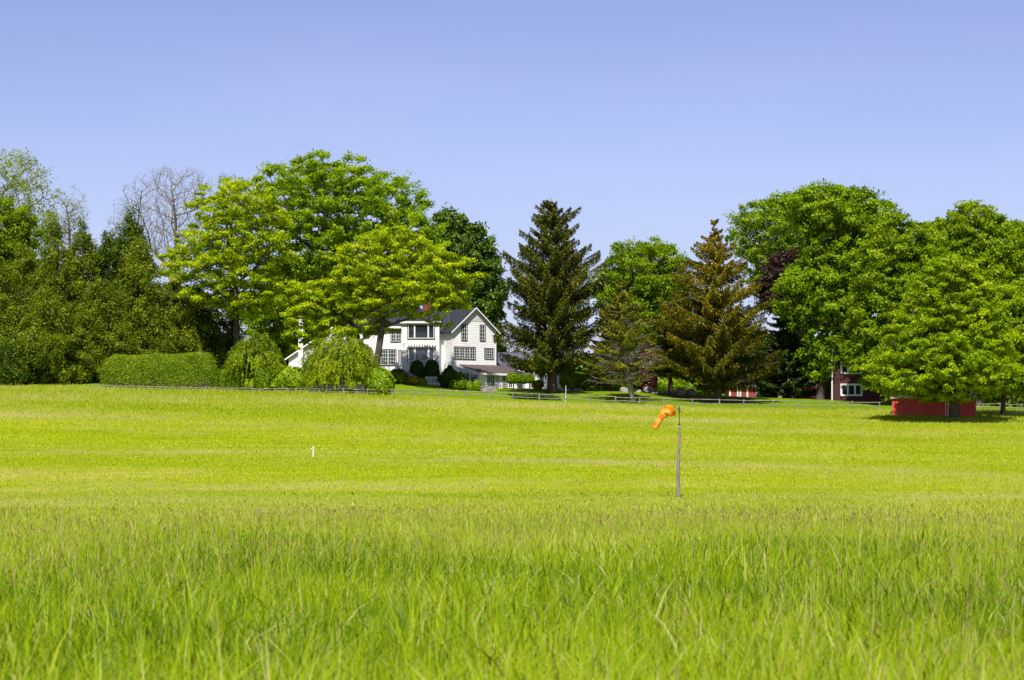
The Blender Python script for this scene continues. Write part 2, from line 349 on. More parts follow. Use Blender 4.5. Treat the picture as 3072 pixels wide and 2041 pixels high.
# ---------------------------------------------------------------- foliage
def rand_dirs(n):
    v = rng.normal(size=(n, 3)); return v/np.linalg.norm(v, axis=1)[:, None]
def cards(P, Nn, ln, wd, along=None):
    """rhombic leaves: centre, normal, half length, half width"""
    n = len(P)
    if along is None: along = rand_dirs(n)
    T = along-(along*Nn).sum(1)[:, None]*Nn; T /= (np.linalg.norm(T, axis=1)[:, None]+1e-9)
    B = np.cross(Nn, T); ln = np.broadcast_to(ln, n)[:, None]; wd = np.broadcast_to(wd, n)[:, None]
    v = np.stack([P-T*ln, P+B*wd+T*ln*.15, P+T*ln, P-B*wd+T*ln*.15], 1).reshape(-1, 3)
    b = np.arange(n)*4
    return v, np.stack([b, b+1, b+2, b+3], -1)
def crown_from(vl, fl, tint, name, mat, parent): return mk(name, vl, fl, mat, parent, tint=np.repeat(tint, 4))

def sil_world(sil, D):                    # outline rows (view px) -> heights with left/right extents in metres
    z = np.array([PV(0, s[0], D)[2] for s in sil]); xl = np.array([PV(s[1], 0, D)[0] for s in sil]); xr = np.array([PV(s[2], 0, D)[0] for s in sil])
    o = np.argsort(z); return z[o], xl[o], xr[o]
def fill_crown(sil, D, n, depth=.8, shell=.45, gap=.0):
    z, xl, xr = sil_world(sil, D); zz = np.linspace(z[0], z[-1], 200); wl = np.interp(zz, z, xl); wr = np.interp(zz, z, xr)
    wgt = (wr-wl)**1.6; wgt /= wgt.sum()
    pts = []; tries = 0; ph = rng.uniform(0, 6.28, 6)
    while len(pts) < n and tries < 40:
        m = n*3; i = rng.choice(200, m, p=wgt); h = zz[i]+rng.uniform(-.1, .1, m)
        a = rng.uniform(0, 2*PI, m); r = rng.uniform(0, 1, m)**shell
        cx = (wl[i]+wr[i])/2; rx = (wr[i]-wl[i])/2; ry = rx*depth
        r = r*(1+.075*np.sin(3*a+h*1.1+ph[0])+.06*np.sin(5*a-h*1.9+ph[1])+.05*np.sin(h*2.9+ph[2]+2*a))
        c = np.stack([cx+rx*r*np.cos(a), D+ry*r*np.sin(a), h], -1)
        vo = np.sin(c[:, 0]*.9+ph[3]+np.sin(c[:, 2]*.8))*np.sin(c[:, 1]*.8+ph[4])*np.sin(c[:, 2]*1.15+ph[5]+c[:, 0]*.3)
        c = c[vo < .38]
        for p in c:
            if gap > 0 and pts:
                q = np.array(pts[-400:])
                if np.min(np.sum((q-p)**2, 1)) < gap*gap: continue
            pts.append(p)
            if len(pts) >= n: break
        gap *= .93; tries += 1
    return np.array(pts)

def skeleton(base, fork, targets, r0, tip=.02, step=.9, wob=.12, expo=2.2, updrift=.12, lean=None):
    """grow limbs from the trunk out to every target, thick where many limbs join"""
    base = np.array(base, float); fork = np.array(fork, float)
    cap = 60000; N = np.zeros((cap, 3)); PL = np.zeros(cap); par = np.full(cap, -1, int)
    k = max(3, int(np.linalg.norm(fork-base)/.8)); cnt = 0
    ax = fork-base
    for i in range(k+1):
        s = i/k; N[cnt] = base+ax*s+np.array([math.sin(s*3)*.10, math.cos(s*4)*.08, 0])*np.linalg.norm(ax)*.12*s; par[cnt] = cnt-1; cnt += 1
    nt = cnt; first = nt-1 if nt > 6 else 1
    lo = max(1, int(nt*.6))
    dist0 = np.linalg.norm(targets-fork, axis=1); nT = len(targets)
    order = list(rng.permutation(nT)); far_ = [i for i in order if dist0[i] > np.quantile(dist0, .7)][:max(6, nT//14)]; order = far_+[i for i in order if i not in set(far_)]; leafn = []
    for ti in order:
        p = targets[ti]; q = N[lo:cnt]; d = p-q; dist = np.sqrt((d**2).sum(1)); cost = dist+.38*PL[lo:cnt]+1.1*np.clip(q[:, 2]-p[2]+.35*np.hypot(d[:, 0], d[:, 1]), 0, None)
        j = lo+int(np.argmin(cost)); a = N[j].copy(); L = np.linalg.norm(p-a)
        m = max(1, int(L/step)); pv = j; perp = rng.normal(size=3)*wob*L*.5
        for i in range(1, m+1):
            s = i/m; c = a+(p-a)*s+perp*math.sin(PI*s)-np.array([0, 0, 1])*updrift*L*math.sin(PI*s)*.5
            N[cnt] = c+rng.normal(size=3)*wob*.25*(s < 1); par[cnt] = pv; PL[cnt] = PL[pv]+L/m; pv = cnt; cnt += 1
            if cnt >= cap-2: break
        leafn.append(pv)
        if cnt >= cap-200: break
    N = N[:cnt]; par = par[:cnt]; A = np.zeros(cnt)
    for l in leafn: A[l] += tip**expo
    for i in range(cnt-1, 0, -1): A[par[i]] += A[i]
    R = np.clip(A, tip**expo, None)**(1/expo); sc = r0/R[1]
    if sc > 1: R = tip+(R-tip)*((r0-tip)/max(R[1]-tip, 1e-6))
    else: R = R*max(sc, .35)
    fl = np.array([1+.7*math.exp(-i*1.2) if i < nt else 1 for i in range(cnt)]); R = R*fl
    return N, par, R
def tubes(N, par, R, sides=5):
    idx = np.where(par >= 0)[0]; A = N[par[idx]]; B = N[idx]; ra = np.minimum(R[par[idx]], R[idx]*1.6+.01); rb = R[idx]
    d = B-A; ln = np.linalg.norm(d, axis=1)[:, None]+1e-9; d = d/ln
    up = np.where(np.abs(d[:, 2:3]) < .9, np.array([[0, 0, 1.]]), np.array([[1., 0, 0]])); u = np.cross(d, up); u /= np.linalg.norm(u, axis=1)[:, None]; w = np.cross(d, u)
    A = A-d*ra[:, None]*.3; vs = []
    for c, r in ((A, ra), (B, rb)):
        for k in range(sides):
            t = 2*PI*k/sides; vs.append(c+(u*math.cos(t)+w*math.sin(t))*r[:, None])
    v = np.stack(vs, 1).reshape(-1, 3); b = np.arange(len(idx))*2*sides
    f = np.concatenate([np.stack([b+k, b+(k+1) % sides, b+sides+(k+1) % sides, b+sides+k], -1) for k in range(sides)])
    return v, f
def puff_leaves(C, per, R, flat=.6, size=(.17, .10), upb=.35, jit=.7, hollow=.5, droop=0.):
    n = len(C)*per; c = np.repeat(C, per, 0); d = rand_dirs(n)
    flip = (d[:, 2] < 0) & (rng.uniform(0, 1, n) < upb); d[flip, 2] *= -1
    rr = np.repeat(rng.uniform(.5, 1.35, len(C))*R, per)
    rad = (hollow+(1-hollow)*rng.uniform(0, 1, n))*rr
    ax3 = np.repeat(rng.uniform(.75, 1.3, (len(C), 3)), per, 0); th = np.arctan2(d[:, 1], d[:, 0]); pz = np.repeat(rng.uniform(0, 6.28, len(C)), per)
    rad = rad*(1+.22*np.sin(th*3+pz)+.16*np.sin(th*7+pz*3)); dd = d*rad[:, None]*ax3; tl = np.repeat(rng.normal(0, .22, (len(C), 2)), per, 0)
    P = c+dd*np.array([1, 1, flat]); P[:, 2] += dd[:, 0]*tl[:, 0]+dd[:, 1]*tl[:, 1]; P[:, 2] -= droop*np.hypot(d[:, 0], d[:, 1])**2*rr
    Nn = d*np.array([1, 1, 1/max(flat, .3)*.6])*.8+rng.normal(size=(n, 3))*jit*.7+np.array([0, 0, .25]); Nn /= np.linalg.norm(Nn, axis=1)[:, None]
    sz = rng.uniform(.65, 1.35, n)
    return P, Nn, size[0]*sz, size[1]*sz
def leafy_tree(name, label, cat, sil, D, tx, mat, bark='bark', npuff=200, per=220, R=1.2, flat=.6, size=(.19, .12), trunk_r=.4, fork=.35,
               depth=.8, gap=1.2, shell=.45, hollow=.45, jit=.8, group=None, tipr=.025, ybase=None, extra=None, holes=(), upb=.4, droop=0., fork_x=None):
    npuff = int(npuff*1.3); R = R*.92; per = int(per*1.05); size = (size[0]*.86, size[1]*.86)
    base = np.array([PV(tx, 0, D)[0], D, 0.]); base[2] = zgf(base[0], D)-.1
    if ybase is not None: base[2] = PV(0, ybase, D)[2]
    z, xl, xr = sil_world(sil, D)
    C = fill_crown(sil, D, npuff, depth, shell, gap)
    for hx, hy, hr in holes:
        hc = PV(hx, hy, D); C = C[np.hypot(C[:, 0]-hc[0], C[:, 2]-hc[2]) > hr/2.3047/FPX*D]
    r = root(name, base, label, cat, group)
    fx = base[0] if fork_x is None else PV(fork_x, 0, D)[0]
    fk = np.array([fx*.7+.3*(xl.mean()+xr.mean())/2, D, z[0]+(z[-1]-z[0])*fork])
    N, par, RR = skeleton(base, fk, C-np.array([0, 0, R*flat*.35]), trunk_r, tipr)
    v, f = tubes(N, par, RR, 6); mk('trunk', v, f, M[bark], r, smooth=True)
    P, Nn, a, b = puff_leaves(C, per, R, flat, size, upb, jit, hollow, droop)
    keep = P[:, 2] > zg(P[:, 0], P[:, 1])+.1
    P, Nn, a, b = P[keep], Nn[keep], a[keep], b[keep]
    # each clump drifts in colour, every leaf a little more
    ct = np.repeat(rng.normal(.45, .13, len(C)), per)[keep]
    v, f = cards(P, Nn, a, b); t = np.clip(ct+rng.normal(0, .12, len(P)), 0, 1)
    crown_from(v, f, t, 'crown', M[mat], r)
    if extra: extra(r, C, R)
    return r
def conifer(name, label, cat, sil, D, tx, mat, bark='bark', levels=50, per_level=7, dens=22, top_slope=.55, low_slope=-.12, hang=.35, size=(.19, .06),
            trunk_r=.45, apex_y=None, start=.0, dead=None, group=None, bow=.06, lean_x=None, branch_r=.05, keepf=1., topshift=0.):
    z, xl, xr = sil_world(sil, D); bx = PV(tx, 0, D)[0]; base = np.array([bx, D, zgf(bx, D)-.1]); top = z[-1]
    r = root(name, base, label, cat, group); axx = lambda h: np.interp(h, [base[2], top], [bx, (xl[-1]+xr[-1])/2]) if lean_x is None else np.interp(h, *lean_x)
    tb = MB(); hs = np.linspace(base[2], top-.35, 24)
    tb.tube([(float(axx(h)), D+.06*math.sin(h), h) for h in hs], [trunk_r*(1.0-(i/23))**.85+.03+(.35*trunk_r if i == 0 else 0) for i in range(24)], 10)
    bv = []; bf = []; bn = 0; PP = []; NN = []; AL = []; TT = []
    dbm = MB(); brm = tb
    for li in range(levels):
        h = z[0]+(top-z[0])*((li+rng.uniform(-.3, .3))/levels)**1.0; fr = np.clip((h-z[0])/(top-z[0]), 0, 1)
        L0 = max(.15, float(axx(h)-np.interp(h, z, xl))); R0 = max(.15, float(np.interp(h, z, xr)-axx(h)))
        az0 = rng.uniform(0, 2*PI)
        for k in range(per_level):
            az = az0+2*PI*(k+rng.uniform(-.35, .35))/per_level; h = h+rng.uniform(-.3, .3); cx = math.cos(az)
            L = (R0 if cx > 0 else L0)*abs(cx)+(R0+L0)/2*.9*(1-abs(cx)); L *= rng.choice([rng.uniform(.6, .88), rng.uniform(.9, 1.15)])
            if L < .1: continue
            slope = low_slope+(top_slope-low_slope)*fr**.8+rng.normal(0, .08); o = np.array([math.cos(az), math.sin(az), 0]); lat = np.array([-o[1], o[0], 0])
            z0 = h-slope*L*.6
            if z0 > top-.1: z0 = top-.1
            def cur(s): return np.array([float(axx(z0)), D, z0])+o*L*s+np.array([0, 0, 1])*L*(slope*s*.9-(.35-.25*fr)*s*(1-s)+bow*s*s)
            nseg = 4; pts = [cur(s) for s in np.linspace(0, 1, nseg+1)]
            isdead = dead is not None and dead(h, rng)
            (dbm if isdead else brm).tube(pts, [branch_r*(1-i/(nseg+1))*min(1, .4+L/4)+.012 for i in range(nseg+1)], 4, False)
            if isdead:
                for _ in range(int(3+L*3)):
                    s = rng.uniform(.25, 1); p = cur(s); e = p+(o*rng.uniform(.1, .6)+lat*rng.uniform(-.7, .7)+np.array([0, 0, rng.uniform(-.45, .35)]))*L*.28
                    dbm.tube([p, (p+e)/2+rng.normal(size=3)*.06, e], [.016, .012, .005], 3, False)
                continue
            m = int((dens*L*(.62+.13*L)+14)*keepf); s = rng.uniform(.08, 1.0, m)**.72*1.02; wl = (.10+.20*L*np.sin(PI*np.clip(s, 0, 1)**.8)**.8*(1-.5*s))*rng.uniform(-1, 1, m)
            hg = rng.uniform(0, 1, m)**1.4*hang*min(1., .22+L/8)*(.55+.45*np.clip(1.2-s, 0, 1))
            B = np.array([cur(q) for q in s]); P = B+lat*wl[:, None]; P[:, 2] -= hg+np.abs(wl)*.18
            al = o*.8+lat*np.sign(wl)[:, None]*.5+rng.normal(size=(m, 3))*.35; al[:, 2] -= hg*2.2
            nn = rng.normal(size=(m, 3))*.6+np.array([0, 0, .8])+o*.35
            PP.append(P); NN.append(nn); AL.append(al); TT.append(np.full(m, .42+topshift*(fr-.45)+rng.normal(0, .14)))
    P = np.concatenate(PP); Nn = np.concatenate(NN); Nn /= np.linalg.norm(Nn, axis=1)[:, None]; al = np.concatenate(AL); n = len(P)
    keep = P[:, 2] > zg(P[:, 0], P[:, 1])+.15
    sz = rng.uniform(.6, 1.4, n); v, f = cards(P[keep], Nn[keep], (size[0]*sz)[keep], (size[1]*sz)[keep], al[keep])
    t = np.clip(np.concatenate(TT)+rng.normal(0, .14, n), 0, 1)[keep]
    crown_from(v, f, t, 'crown', M[mat], r)
    tb.build('trunk', M[bark], r, smooth=True)
    if dbm.v: dbm.build('dead_branches', M['bark_grey'], r)
    return r
def bare_tree(name, label, sil, D, tx, bark='bark_grey', n=700, trunk_r=.45, fork=.25, leaf=None, nl=0, depth=.75, group=None, lsize=(.1, .06), shell=.6, tip=.015, forks_x=None):
    base = np.array([PV(tx, 0, D)[0], D, 0.]); base[2] = zgf(base[0], D)-.1; z, xl, xr = sil_world(sil, D)
    C = fill_crown(sil, D, n, depth, shell, .3); r = root(name, base, label, 'tree', group)
    fk = np.array([base[0]*.8+.2*(xl.mean()+xr.mean())/2, D, z[0]+(z[-1]-z[0])*fork])
    N, par, RR = skeleton(base, fk, C, trunk_r, tip, .6, .10, 2.1, .05)
    v, f = tubes(N, par, RR, 5); mk('trunk', v, f, M[bark], r, smooth=True)
    if leaf:
        i = rng.integers(0, len(C), nl); P = C[i]+rng.normal(size=(nl, 3))*.28; v, f = cards(P, rand_dirs(nl), lsize[0]*rng.uniform(.6, 1.4, nl), lsize[1]*rng.uniform(.6, 1.4, nl))
        crown_from(v, f, rng.uniform(.2, 1, nl), 'crown', M[leaf], r)
    return r
def bush(name, label, cat, xv, yt, yb, hw, D, mat, n=9000, size=(.13, .08), depth=.8, group=None, sq=2.2, lump=.12, stems=True, mats='bark', ground=True, top_sharp=1.):
    """rounded leafy shrub: leaves over a lumpy superellipsoid, thinning inwards, on short stems"""
    c0 = PV(xv, yb, D); zt = PV(xv, yt, D)[2]; hwm = hw/2.3047/FPX*D; zb = zgf(c0[0], D) if ground else c0[2]
    zb = min(zb, c0[2]); H = zt-zb; cz = zb+H*.45
    r = root(name, (c0[0], D, zb), label, cat, group)
    d = rand_dirs(n); q = (np.abs(d)**sq).sum(1)**(-1/sq); q = q[:, None]
    th = np.arctan2(d[:, 1], d[:, 0]); ph = np.arcsin(d[:, 2]); ln = 1+lump*(np.sin(th*4+1.3+ph*3)*.5+np.sin(th*9+ph*7+2)*.3+np.sin(ph*11+th*5)*.3)
    k = (1-.28*rng.uniform(0, 1, n)**2)*ln
    ra = np.where(d[:, 2] > 0, H*.55, H*.45)
    taper = np.where(d[:, 2] > 0, 1-(1-top_sharp)*np.clip(d[:, 2], 0, 1), 1)
    P = np.stack([c0[0]+d[:, 0]*q[:, 0]*k*hwm*taper, D+d[:, 1]*q[:, 0]*k*hwm*depth*taper, cz+d[:, 2]*q[:, 0]*k*ra], -1)
    Nn = d*np.array([1/hwm, 1/(hwm*depth), 2/H])*hwm+rng.normal(size=(n, 3))*.45; Nn /= np.linalg.norm(Nn, axis=1)[:, None]
    keep = P[:, 2] > zb+.02
    sz = rng.uniform(.6, 1.4, n); v, f = cards(P[keep], Nn[keep], (size[0]*sz)[keep], (size[1]*sz)[keep])
    t = np.clip(.45+.15*np.sin(th*7+ph*5)+rng.normal(0, .15, n), 0, 1)[keep]
    crown_from(v, f, t, 'foliage', M[mat], r)
    if stems:
        m = MB()
        for _ in range(9):
            a = rng.uniform(0, 2*PI); e = np.array([c0[0]+math.cos(a)*hwm*.6, D+math.sin(a)*hwm*.5*depth, zb+H*.7]); b = np.array([c0[0]+math.cos(a)*hwm*.1, D+math.sin(a)*.1, zb-.05])
            m.tube([b, (b+e)/2+np.array([0, 0, .1]), e], [.05, .035, .015], 5)
        m.build('stem', M['bark'], r)
    return r

# --- far left and cedars
bare_tree('young_leaf_tree', 'tall open tree with small new leaves at the far left behind the evergreens',
          [(345,10,60),(360,-30,95),(400,-60,125),(450,-75,135),(500,-80,135),(540,-70,110),(580,-50,60)], 330, 30, 'bark_grey', 900, .4, .1, 'willow', 9000, lsize=(.15, .09))
bare_tree('budding_tree', 'small thin tree almost bare with fine twigs behind the left evergreens',
          [(430,150,175),(450,125,195),(490,115,205),(530,110,195),(560,130,180)], 335, 160, 'bark_grey', 700, .22, .15, 'linden', 1600, lsize=(.1, .06), tip=.012)
leafy_tree('round_tree', 'fresh green bushy tree at the left edge above the olive evergreens', 'tree',
           [(468,0,40),(490,-30,72),(540,-60,92),(600,-70,95),(660,-70,90)], 312, 0, 'round', npuff=110, per=300, R=1.3, trunk_r=.35, gap=1.1)
def cedar(label, xv, yt, hw, D, yb=884, mat='cedar', k=1., narrow=.32, per=280):
    sil = [(yt, xv-3, xv+3), (yt+(yb-yt)*.07, xv-hw*.22, xv+hw*.22), (yt+(yb-yt)*.2, xv-hw*narrow*1.3, xv+hw*narrow*1.3), (yt+(yb-yt)*.4, xv-hw*.68, xv+hw*.68), (yt+(yb-yt)*.65, xv-hw*.95, xv+hw*.95), (yt+(yb-yt)*.85, xv-hw, xv+hw), (yb-12, xv-hw*.9, xv+hw*.9)]
    npf = int(k*(yb-yt)*hw/110)
    leafy_tree('cedar_tree', label, 'evergreen tree', sil, D, xv, mat, npuff=npf, per=per, R=1.05, flat=1.15, size=(.175, .08), trunk_r=.25, fork=.75, shell=.3, gap=.9, hollow=.35, jit=.9, tipr=.015,
               group='evergreens massed at the left of the field', upb=.25)
cedar('olive evergreen cut by the left edge of the photo', -15, 600, 85, 296)
cedar('olive evergreen with rounded top just right of the left edge tree', 55, 565, 75, 300)
cedar('olive evergreen with pointed top third from the left edge', 125, 498, 62, 304)
cedar('olive evergreen with bluntly pointed top between two taller ones', 190, 520, 60, 305, narrow=.45)
cedar('dark green evergreen shoulder beside the tall narrow spire', 250, 522, 48, 308, mat='cedar_green', narrow=.5)
cedar('tallest narrow dark green evergreen spire beneath the bare tree', 302, 478, 52, 307, mat='cedar_green', narrow=.5)
cedar('broad olive evergreen standing in front of the dark spire', 322, 560, 85, 300)
cedar('low olive evergreen lobe at the bottom left above the grass', 110, 660, 95, 290)
cedar('broad olive evergreen low behind the left end of the clipped hedge', 230, 640, 85, 293)
cedar('olive green evergreen leaning over the right half of the clipped hedge', 400, 640, 60, 301, mat='cedar')
cedar('deep green evergreen in shade beside the bright tree trunk', 455, 665, 65, 306, mat='cedar_green')
cedar('dark green shaded evergreen behind the weeping shrub', 525, 720, 55, 312, mat='cedar_green')
cedar('small fresh green evergreen bush at the bottom left corner of the trees', 10, 785, 42, 286, mat='cedar_green', narrow=.6)

# --- bare tree
bare_tree('bare_tree', 'large leafless tree with grey spreading limbs against the sky',
          [(376,385,425),(392,330,475),(420,290,505),(460,255,500),(510,245,490),(560,290,480),(610,340,440),(660,370,420)], 332, 400, 'bark_grey', 2800, .42, .10, 'linden', 2500, lsize=(.09, .05), tip=.011)
bare_tree('budding_tree', 'thin twiggy treetop showing above the bright tree beside the bare tree',
          [(395,505,545),(415,500,560),(450,500,560),(520,505,550)], 338, 530, 'bark_grey', 500, .2, .2, None, 0, tip=.012)

# --- bright trees
leafy_tree('locust_tree', 'bright yellow green tree with layered sprays and dark twin stems left of the biggest tree', 'tree',
           [(413,505,560),(430,470,620),(470,440,650),(520,450,660),(560,400,660),(600,370,650),(640,375,640),(690,400,650),(730,500,640)], 303, 545, 'bright', 'bark',
           npuff=330, per=170, R=1.25, flat=.42, size=(.2, .12), trunk_r=.42, fork=.25, gap=1.5, depth=.85, shell=.5, hollow=.2, group='bright trees by the white house', upb=.3)
leafy_tree('locust_tree', 'biggest domed tree with the highest crown in the photo rising behind the white house', 'tree',
           [(352,725,755),(368,650,825),(385,612,850),(415,598,915),(450,590,965),(490,600,990),(540,600,1010),(600,620,1020),(660,640,1020),(720,660,960)], 322, 800, 'bright2', 'bark',
           npuff=560, per=190, R=1.45, flat=.5, size=(.21, .13), trunk_r=.75, fork=.12, gap=1.7, depth=.8, shell=.5, hollow=.25, upb=.3)
leafy_tree('locust_tree', 'yellow green spreading tree whose limbs hang in front of the white house roof', 'tree',
           [(520,860,960),(550,800,1010),(590,780,1065),(640,740,1092),(680,720,1090),(705,760,1075),(735,975,1050),(752,1000,1040)], 284, 862, 'bright', 'bark',
           npuff=290, per=165, R=1.1, flat=.42, size=(.19, .115), trunk_r=.45, fork=.18, gap=1.5, depth=.42, shell=.6, hollow=.2, group='bright trees by the white house', upb=.3, ybase=880, holes=((983,706,15),(895,694,20)))
leafy_tree('locust_tree', 'low yellow green tree with drooping sprays over the white side chimney and lean to', 'tree',
           [(650,660,830),(680,645,880),(710,650,900),(740,655,905),(765,660,905),(785,668,760),(800,672,720)], 285, 850, 'bright', 'bark',
           npuff=125, per=170, R=1.0, flat=.42, size=(.19, .115), trunk_r=.25, fork=.3, gap=1.2, depth=.45, hollow=.2, upb=.3, group='bright trees by the white house', ybase=880)
leafy_tree('round_tree', 'shaded green tree filling the space behind the house under the biggest crown', 'tree',
           [(600,640,760),(640,600,900),(700,560,940),(760,560,900),(820,580,850)], 335, 720, 'maple', npuff=260, per=220, R=1.6, size=(.24,.16), trunk_r=.4, gap=1.4)
def candles(r, C, R):
    z = C[:, 2]; n = 420; i = rng.integers(0, len(C), n); P0 = C[i]+rand_dirs(n)*R*1.05; P0[:, 2] = C[i][:, 2]+np.abs(P0[:, 2]-C[i][:, 2])
    P = np.repeat(P0, 5, 0)+np.stack([rng.normal(0, .03, n*5), rng.normal(0, .03, n*5), np.tile(np.linspace(0, .3, 5), n)], -1)
    v, f = cards(P, rand_dirs(n*5), .08, .06); crown_from(v, f, rng.uniform(0, 1, n*5), 'blossom', M['blossom'], r)
leafy_tree('chestnut_tree', 'dark green dense tree with white blossom candles to the right of the biggest tree', 'tree',
           [(493,1030,1060),(510,1000,1090),(550,985,1120),(600,980,1140),(650,985,1155),(700,990,1158),(750,1010,1150),(800,1030,1140)], 330, 1070, 'chestnut', npuff=230, per=300, R=1.5, flat=.75, size=(.24,.16), trunk_r=.5, gap=1.5, extra=candles)
# --- middle
conifer('spruce_tree', 'tall dark green spruce with a sharp peak right beside the white house', 'evergreen tree',
        [(450,1267,1272),(480,1232,1308),(520,1222,1335),(560,1195,1348),(600,1160,1375),(650,1162,1392),(700,1165,1385),(750,1158,1380),(785,1150,1365),(815,1112,1350),(842,1175,1335)], 288, 1273, 'spruce', levels=25, per_level=9, dens=80,
        top_slope=.62, low_slope=-.02, hang=1.5, trunk_r=.62, size=(.19, .06))
leafy_tree('round_tree', 'rounded mid green tree between the two tall spruces', 'tree',
           [(560,1470,1520),(572,1420,1548),(600,1398,1570),(640,1380,1585),(690,1385,1590),(740,1390,1580),(800,1400,1560)], 322, 1485, 'round', npuff=230, per=260, R=1.35, flat=.65, trunk_r=.4, gap=1.4)
conifer('dying_spruce', 'half dead spruce with bare grey lower branches and leaning split trunk', 'evergreen tree',
        [(650,1428,1438),(690,1400,1470),(740,1375,1500),(790,1365,1520),(840,1350,1535),(872,1350,1525)], 280, 1460, 'needle_olive', 'bark_grey', levels=30, per_level=7, dens=32, branch_r=.03,
        top_slope=.35, low_slope=-.10, hang=.4, trunk_r=.34, dead=lambda h, r: r.uniform() < np.interp(h, [PV(0,880,280)[2], PV(0,780,280)[2], PV(0,700,280)[2]], [.66, .4, .18]),
        lean_x=([PV(0,925,280)[2], PV(0,830,280)[2], PV(0,650,280)[2]], [PV(1459,0,280)[0], PV(1440,0,280)[0], PV(1432,0,280)[0]]))
conifer('spruce_tree', 'bronze brown spruce with open ragged top left of the tall green maple', 'evergreen tree',
        [(508,1643,1648),(540,1624,1668),(575,1598,1690),(610,1575,1722),(650,1555,1740),(700,1540,1760),(750,1525,1772),(800,1518,1780),(845,1525,1782),(868,1585,1778)], 284, 1655, 'spruce_brown', levels=26, per_level=9, dens=74, topshift=.55,
        top_slope=.4, low_slope=-.08, hang=1.2, trunk_r=.5, size=(.18, .058))
conifer('spruce_tree', 'olive spruce filling the gap between the half dead spruce and the bronze one', 'evergreen tree',
        [(690,1535,1552),(730,1500,1590),(780,1480,1610),(835,1470,1620),(862,1485,1600)], 290, 1545, 'needle_olive', levels=22, per_level=8, dens=55, top_slope=.2, low_slope=-.15, hang=.6, trunk_r=.3)
conifer('spruce_tree', 'olive shrubby spruce low between the tall dark spruce and the half dead one', 'evergreen tree',
        [(700,1396,1408),(740,1375,1430),(800,1360,1440),(860,1345,1440),(885,1350,1430)], 294, 1400, 'needle_olive', levels=22, per_level=8, dens=55, top_slope=.2, low_slope=-.15, hang=.5, trunk_r=.3)
bush('japanese_maple', 'small dark red leafed maple behind the half dead spruce', 'shrub', 1492, 795, 858, 24, 298, 'redleaf', 3500, (.16, .09))
# --- right
leafy_tree('maple_tree', 'airy light green tree with open branches above the bronze spruce', 'tree',
           [(455,1790,1850),(475,1720,1880),(500,1690,1890),(540,1685,1890),(590,1700,1890),(640,1730,1890),(700,1760,1880)], 325, 1800, 'maple', 'bark_grey', npuff=230, per=130, R=1.2, flat=.6, size=(.2,.13), trunk_r=.45, gap=1.7, fork=.1)
leafy_tree('copper_beech', 'dark purple leafed tree between the bronze spruce and the tall maple', 'tree',
           [(578,1810,1850),(600,1780,1870),(640,1755,1880),(680,1745,1870),(715,1765,1850)], 306, 1815, 'copper', npuff=130, per=260, R=1.25, trunk_r=.4, gap=1.2)
conifer('spruce_tree', 'deep green shaded spruce in front of the dark red barn corner', 'evergreen tree',
        [(690,1795,1812),(740,1765,1860),(800,1735,1890),(860,1725,1895),(900,1735,1890)], 298, 1810, 'dark_conifer', levels=26, per_level=8, dens=60, top_slope=.15, low_slope=-.15, hang=.7, trunk_r=.35, size=(.2,.07))
leafy_tree('maple_tree', 'tallest green maple of the right group standing left of the dark red barn', 'tree',
           [(432,1895,1945),(445,1820,1990),(470,1800,2040),(510,1830,2068),(560,1860,2075),(610,1840,2060),(660,1795,2040),(710,1790,2010),(760,1830,2000),(810,1850,1985),(850,1845,1960),(875,1862,1925)], 294, 1888, 'maple', npuff=470, per=240, R=1.25, flat=.65, size=(.2,.13), trunk_r=.5, fork=.12, gap=1.4, depth=.65, hollow=.3, ybase=925)
leafy_tree('linden_tree', 'olive green rounded tree just right of the tallest maple', 'tree',
           [(497,2050,2090),(515,2020,2130),(550,1990,2160),(600,1975,2180),(660,1965,2190),(730,1960,2190),(800,1962,2180),(860,1968,2150),(895,1985,2120)], 286, 2060, 'linden', npuff=330, per=260, R=1.25, flat=.6, size=(.2,.13), trunk_r=.4, gap=1.3, depth=.6, hollow=.3, group='olive green trees at the right')
leafy_tree('linden_tree', 'tall olive green tree with the highest peak near the right edge', 'tree',
           [(473,2215,2255),(490,2192,2290),(520,2175,2320),(570,2165,2335),(640,2165,2350),(720,2170,2350),(800,2180,2340),(860,2190,2330)], 300, 2255, 'linden', npuff=330, per=260, R=1.3, flat=.6, size=(.21,.14), trunk_r=.45, gap=1.4, depth=.7, hollow=.3, group='olive green trees at the right')
leafy_tree('maple_tree', 'small green treetop showing in the notch between two olive trees', 'tree',
           [(508,2150,2170),(525,2125,2185),(570,2120,2190),(640,2120,2190)], 318, 2150, 'maple', npuff=80, per=220, R=1.1, trunk_r=.25, gap=1.)
leafy_tree('linden_tree', 'olive green tree cut by the right edge of the photo', 'tree',
           [(515,2328,2350),(535,2310,2400),(590,2300,2430),(700,2295,2450),(800,2300,2450),(870,2310,2440)], 305, 2380, 'linden', npuff=230, per=260, R=1.3, flat=.6, trunk_r=.4, gap=1.3, group='olive green trees at the right', size=(.21,.14))
leafy_tree('linden_tree', 'broad rounded tree in front with low skirts hanging over the red shed', 'tree',
           [(586,2180,2208),(605,2138,2245),(640,2108,2270),(690,2085,2292),(750,2060,2312),(800,2032,2328),(850,2008,2335),(885,2010,2325),(908,2050,2290),(922,2150,2240)], 252, 2200, 'linden_bright', npuff=620, per=210, R=.92, flat=.5, size=(.165,.105), trunk_r=.42, fork=.3, gap=1.2, depth=.8, hollow=.3, ybase=957)
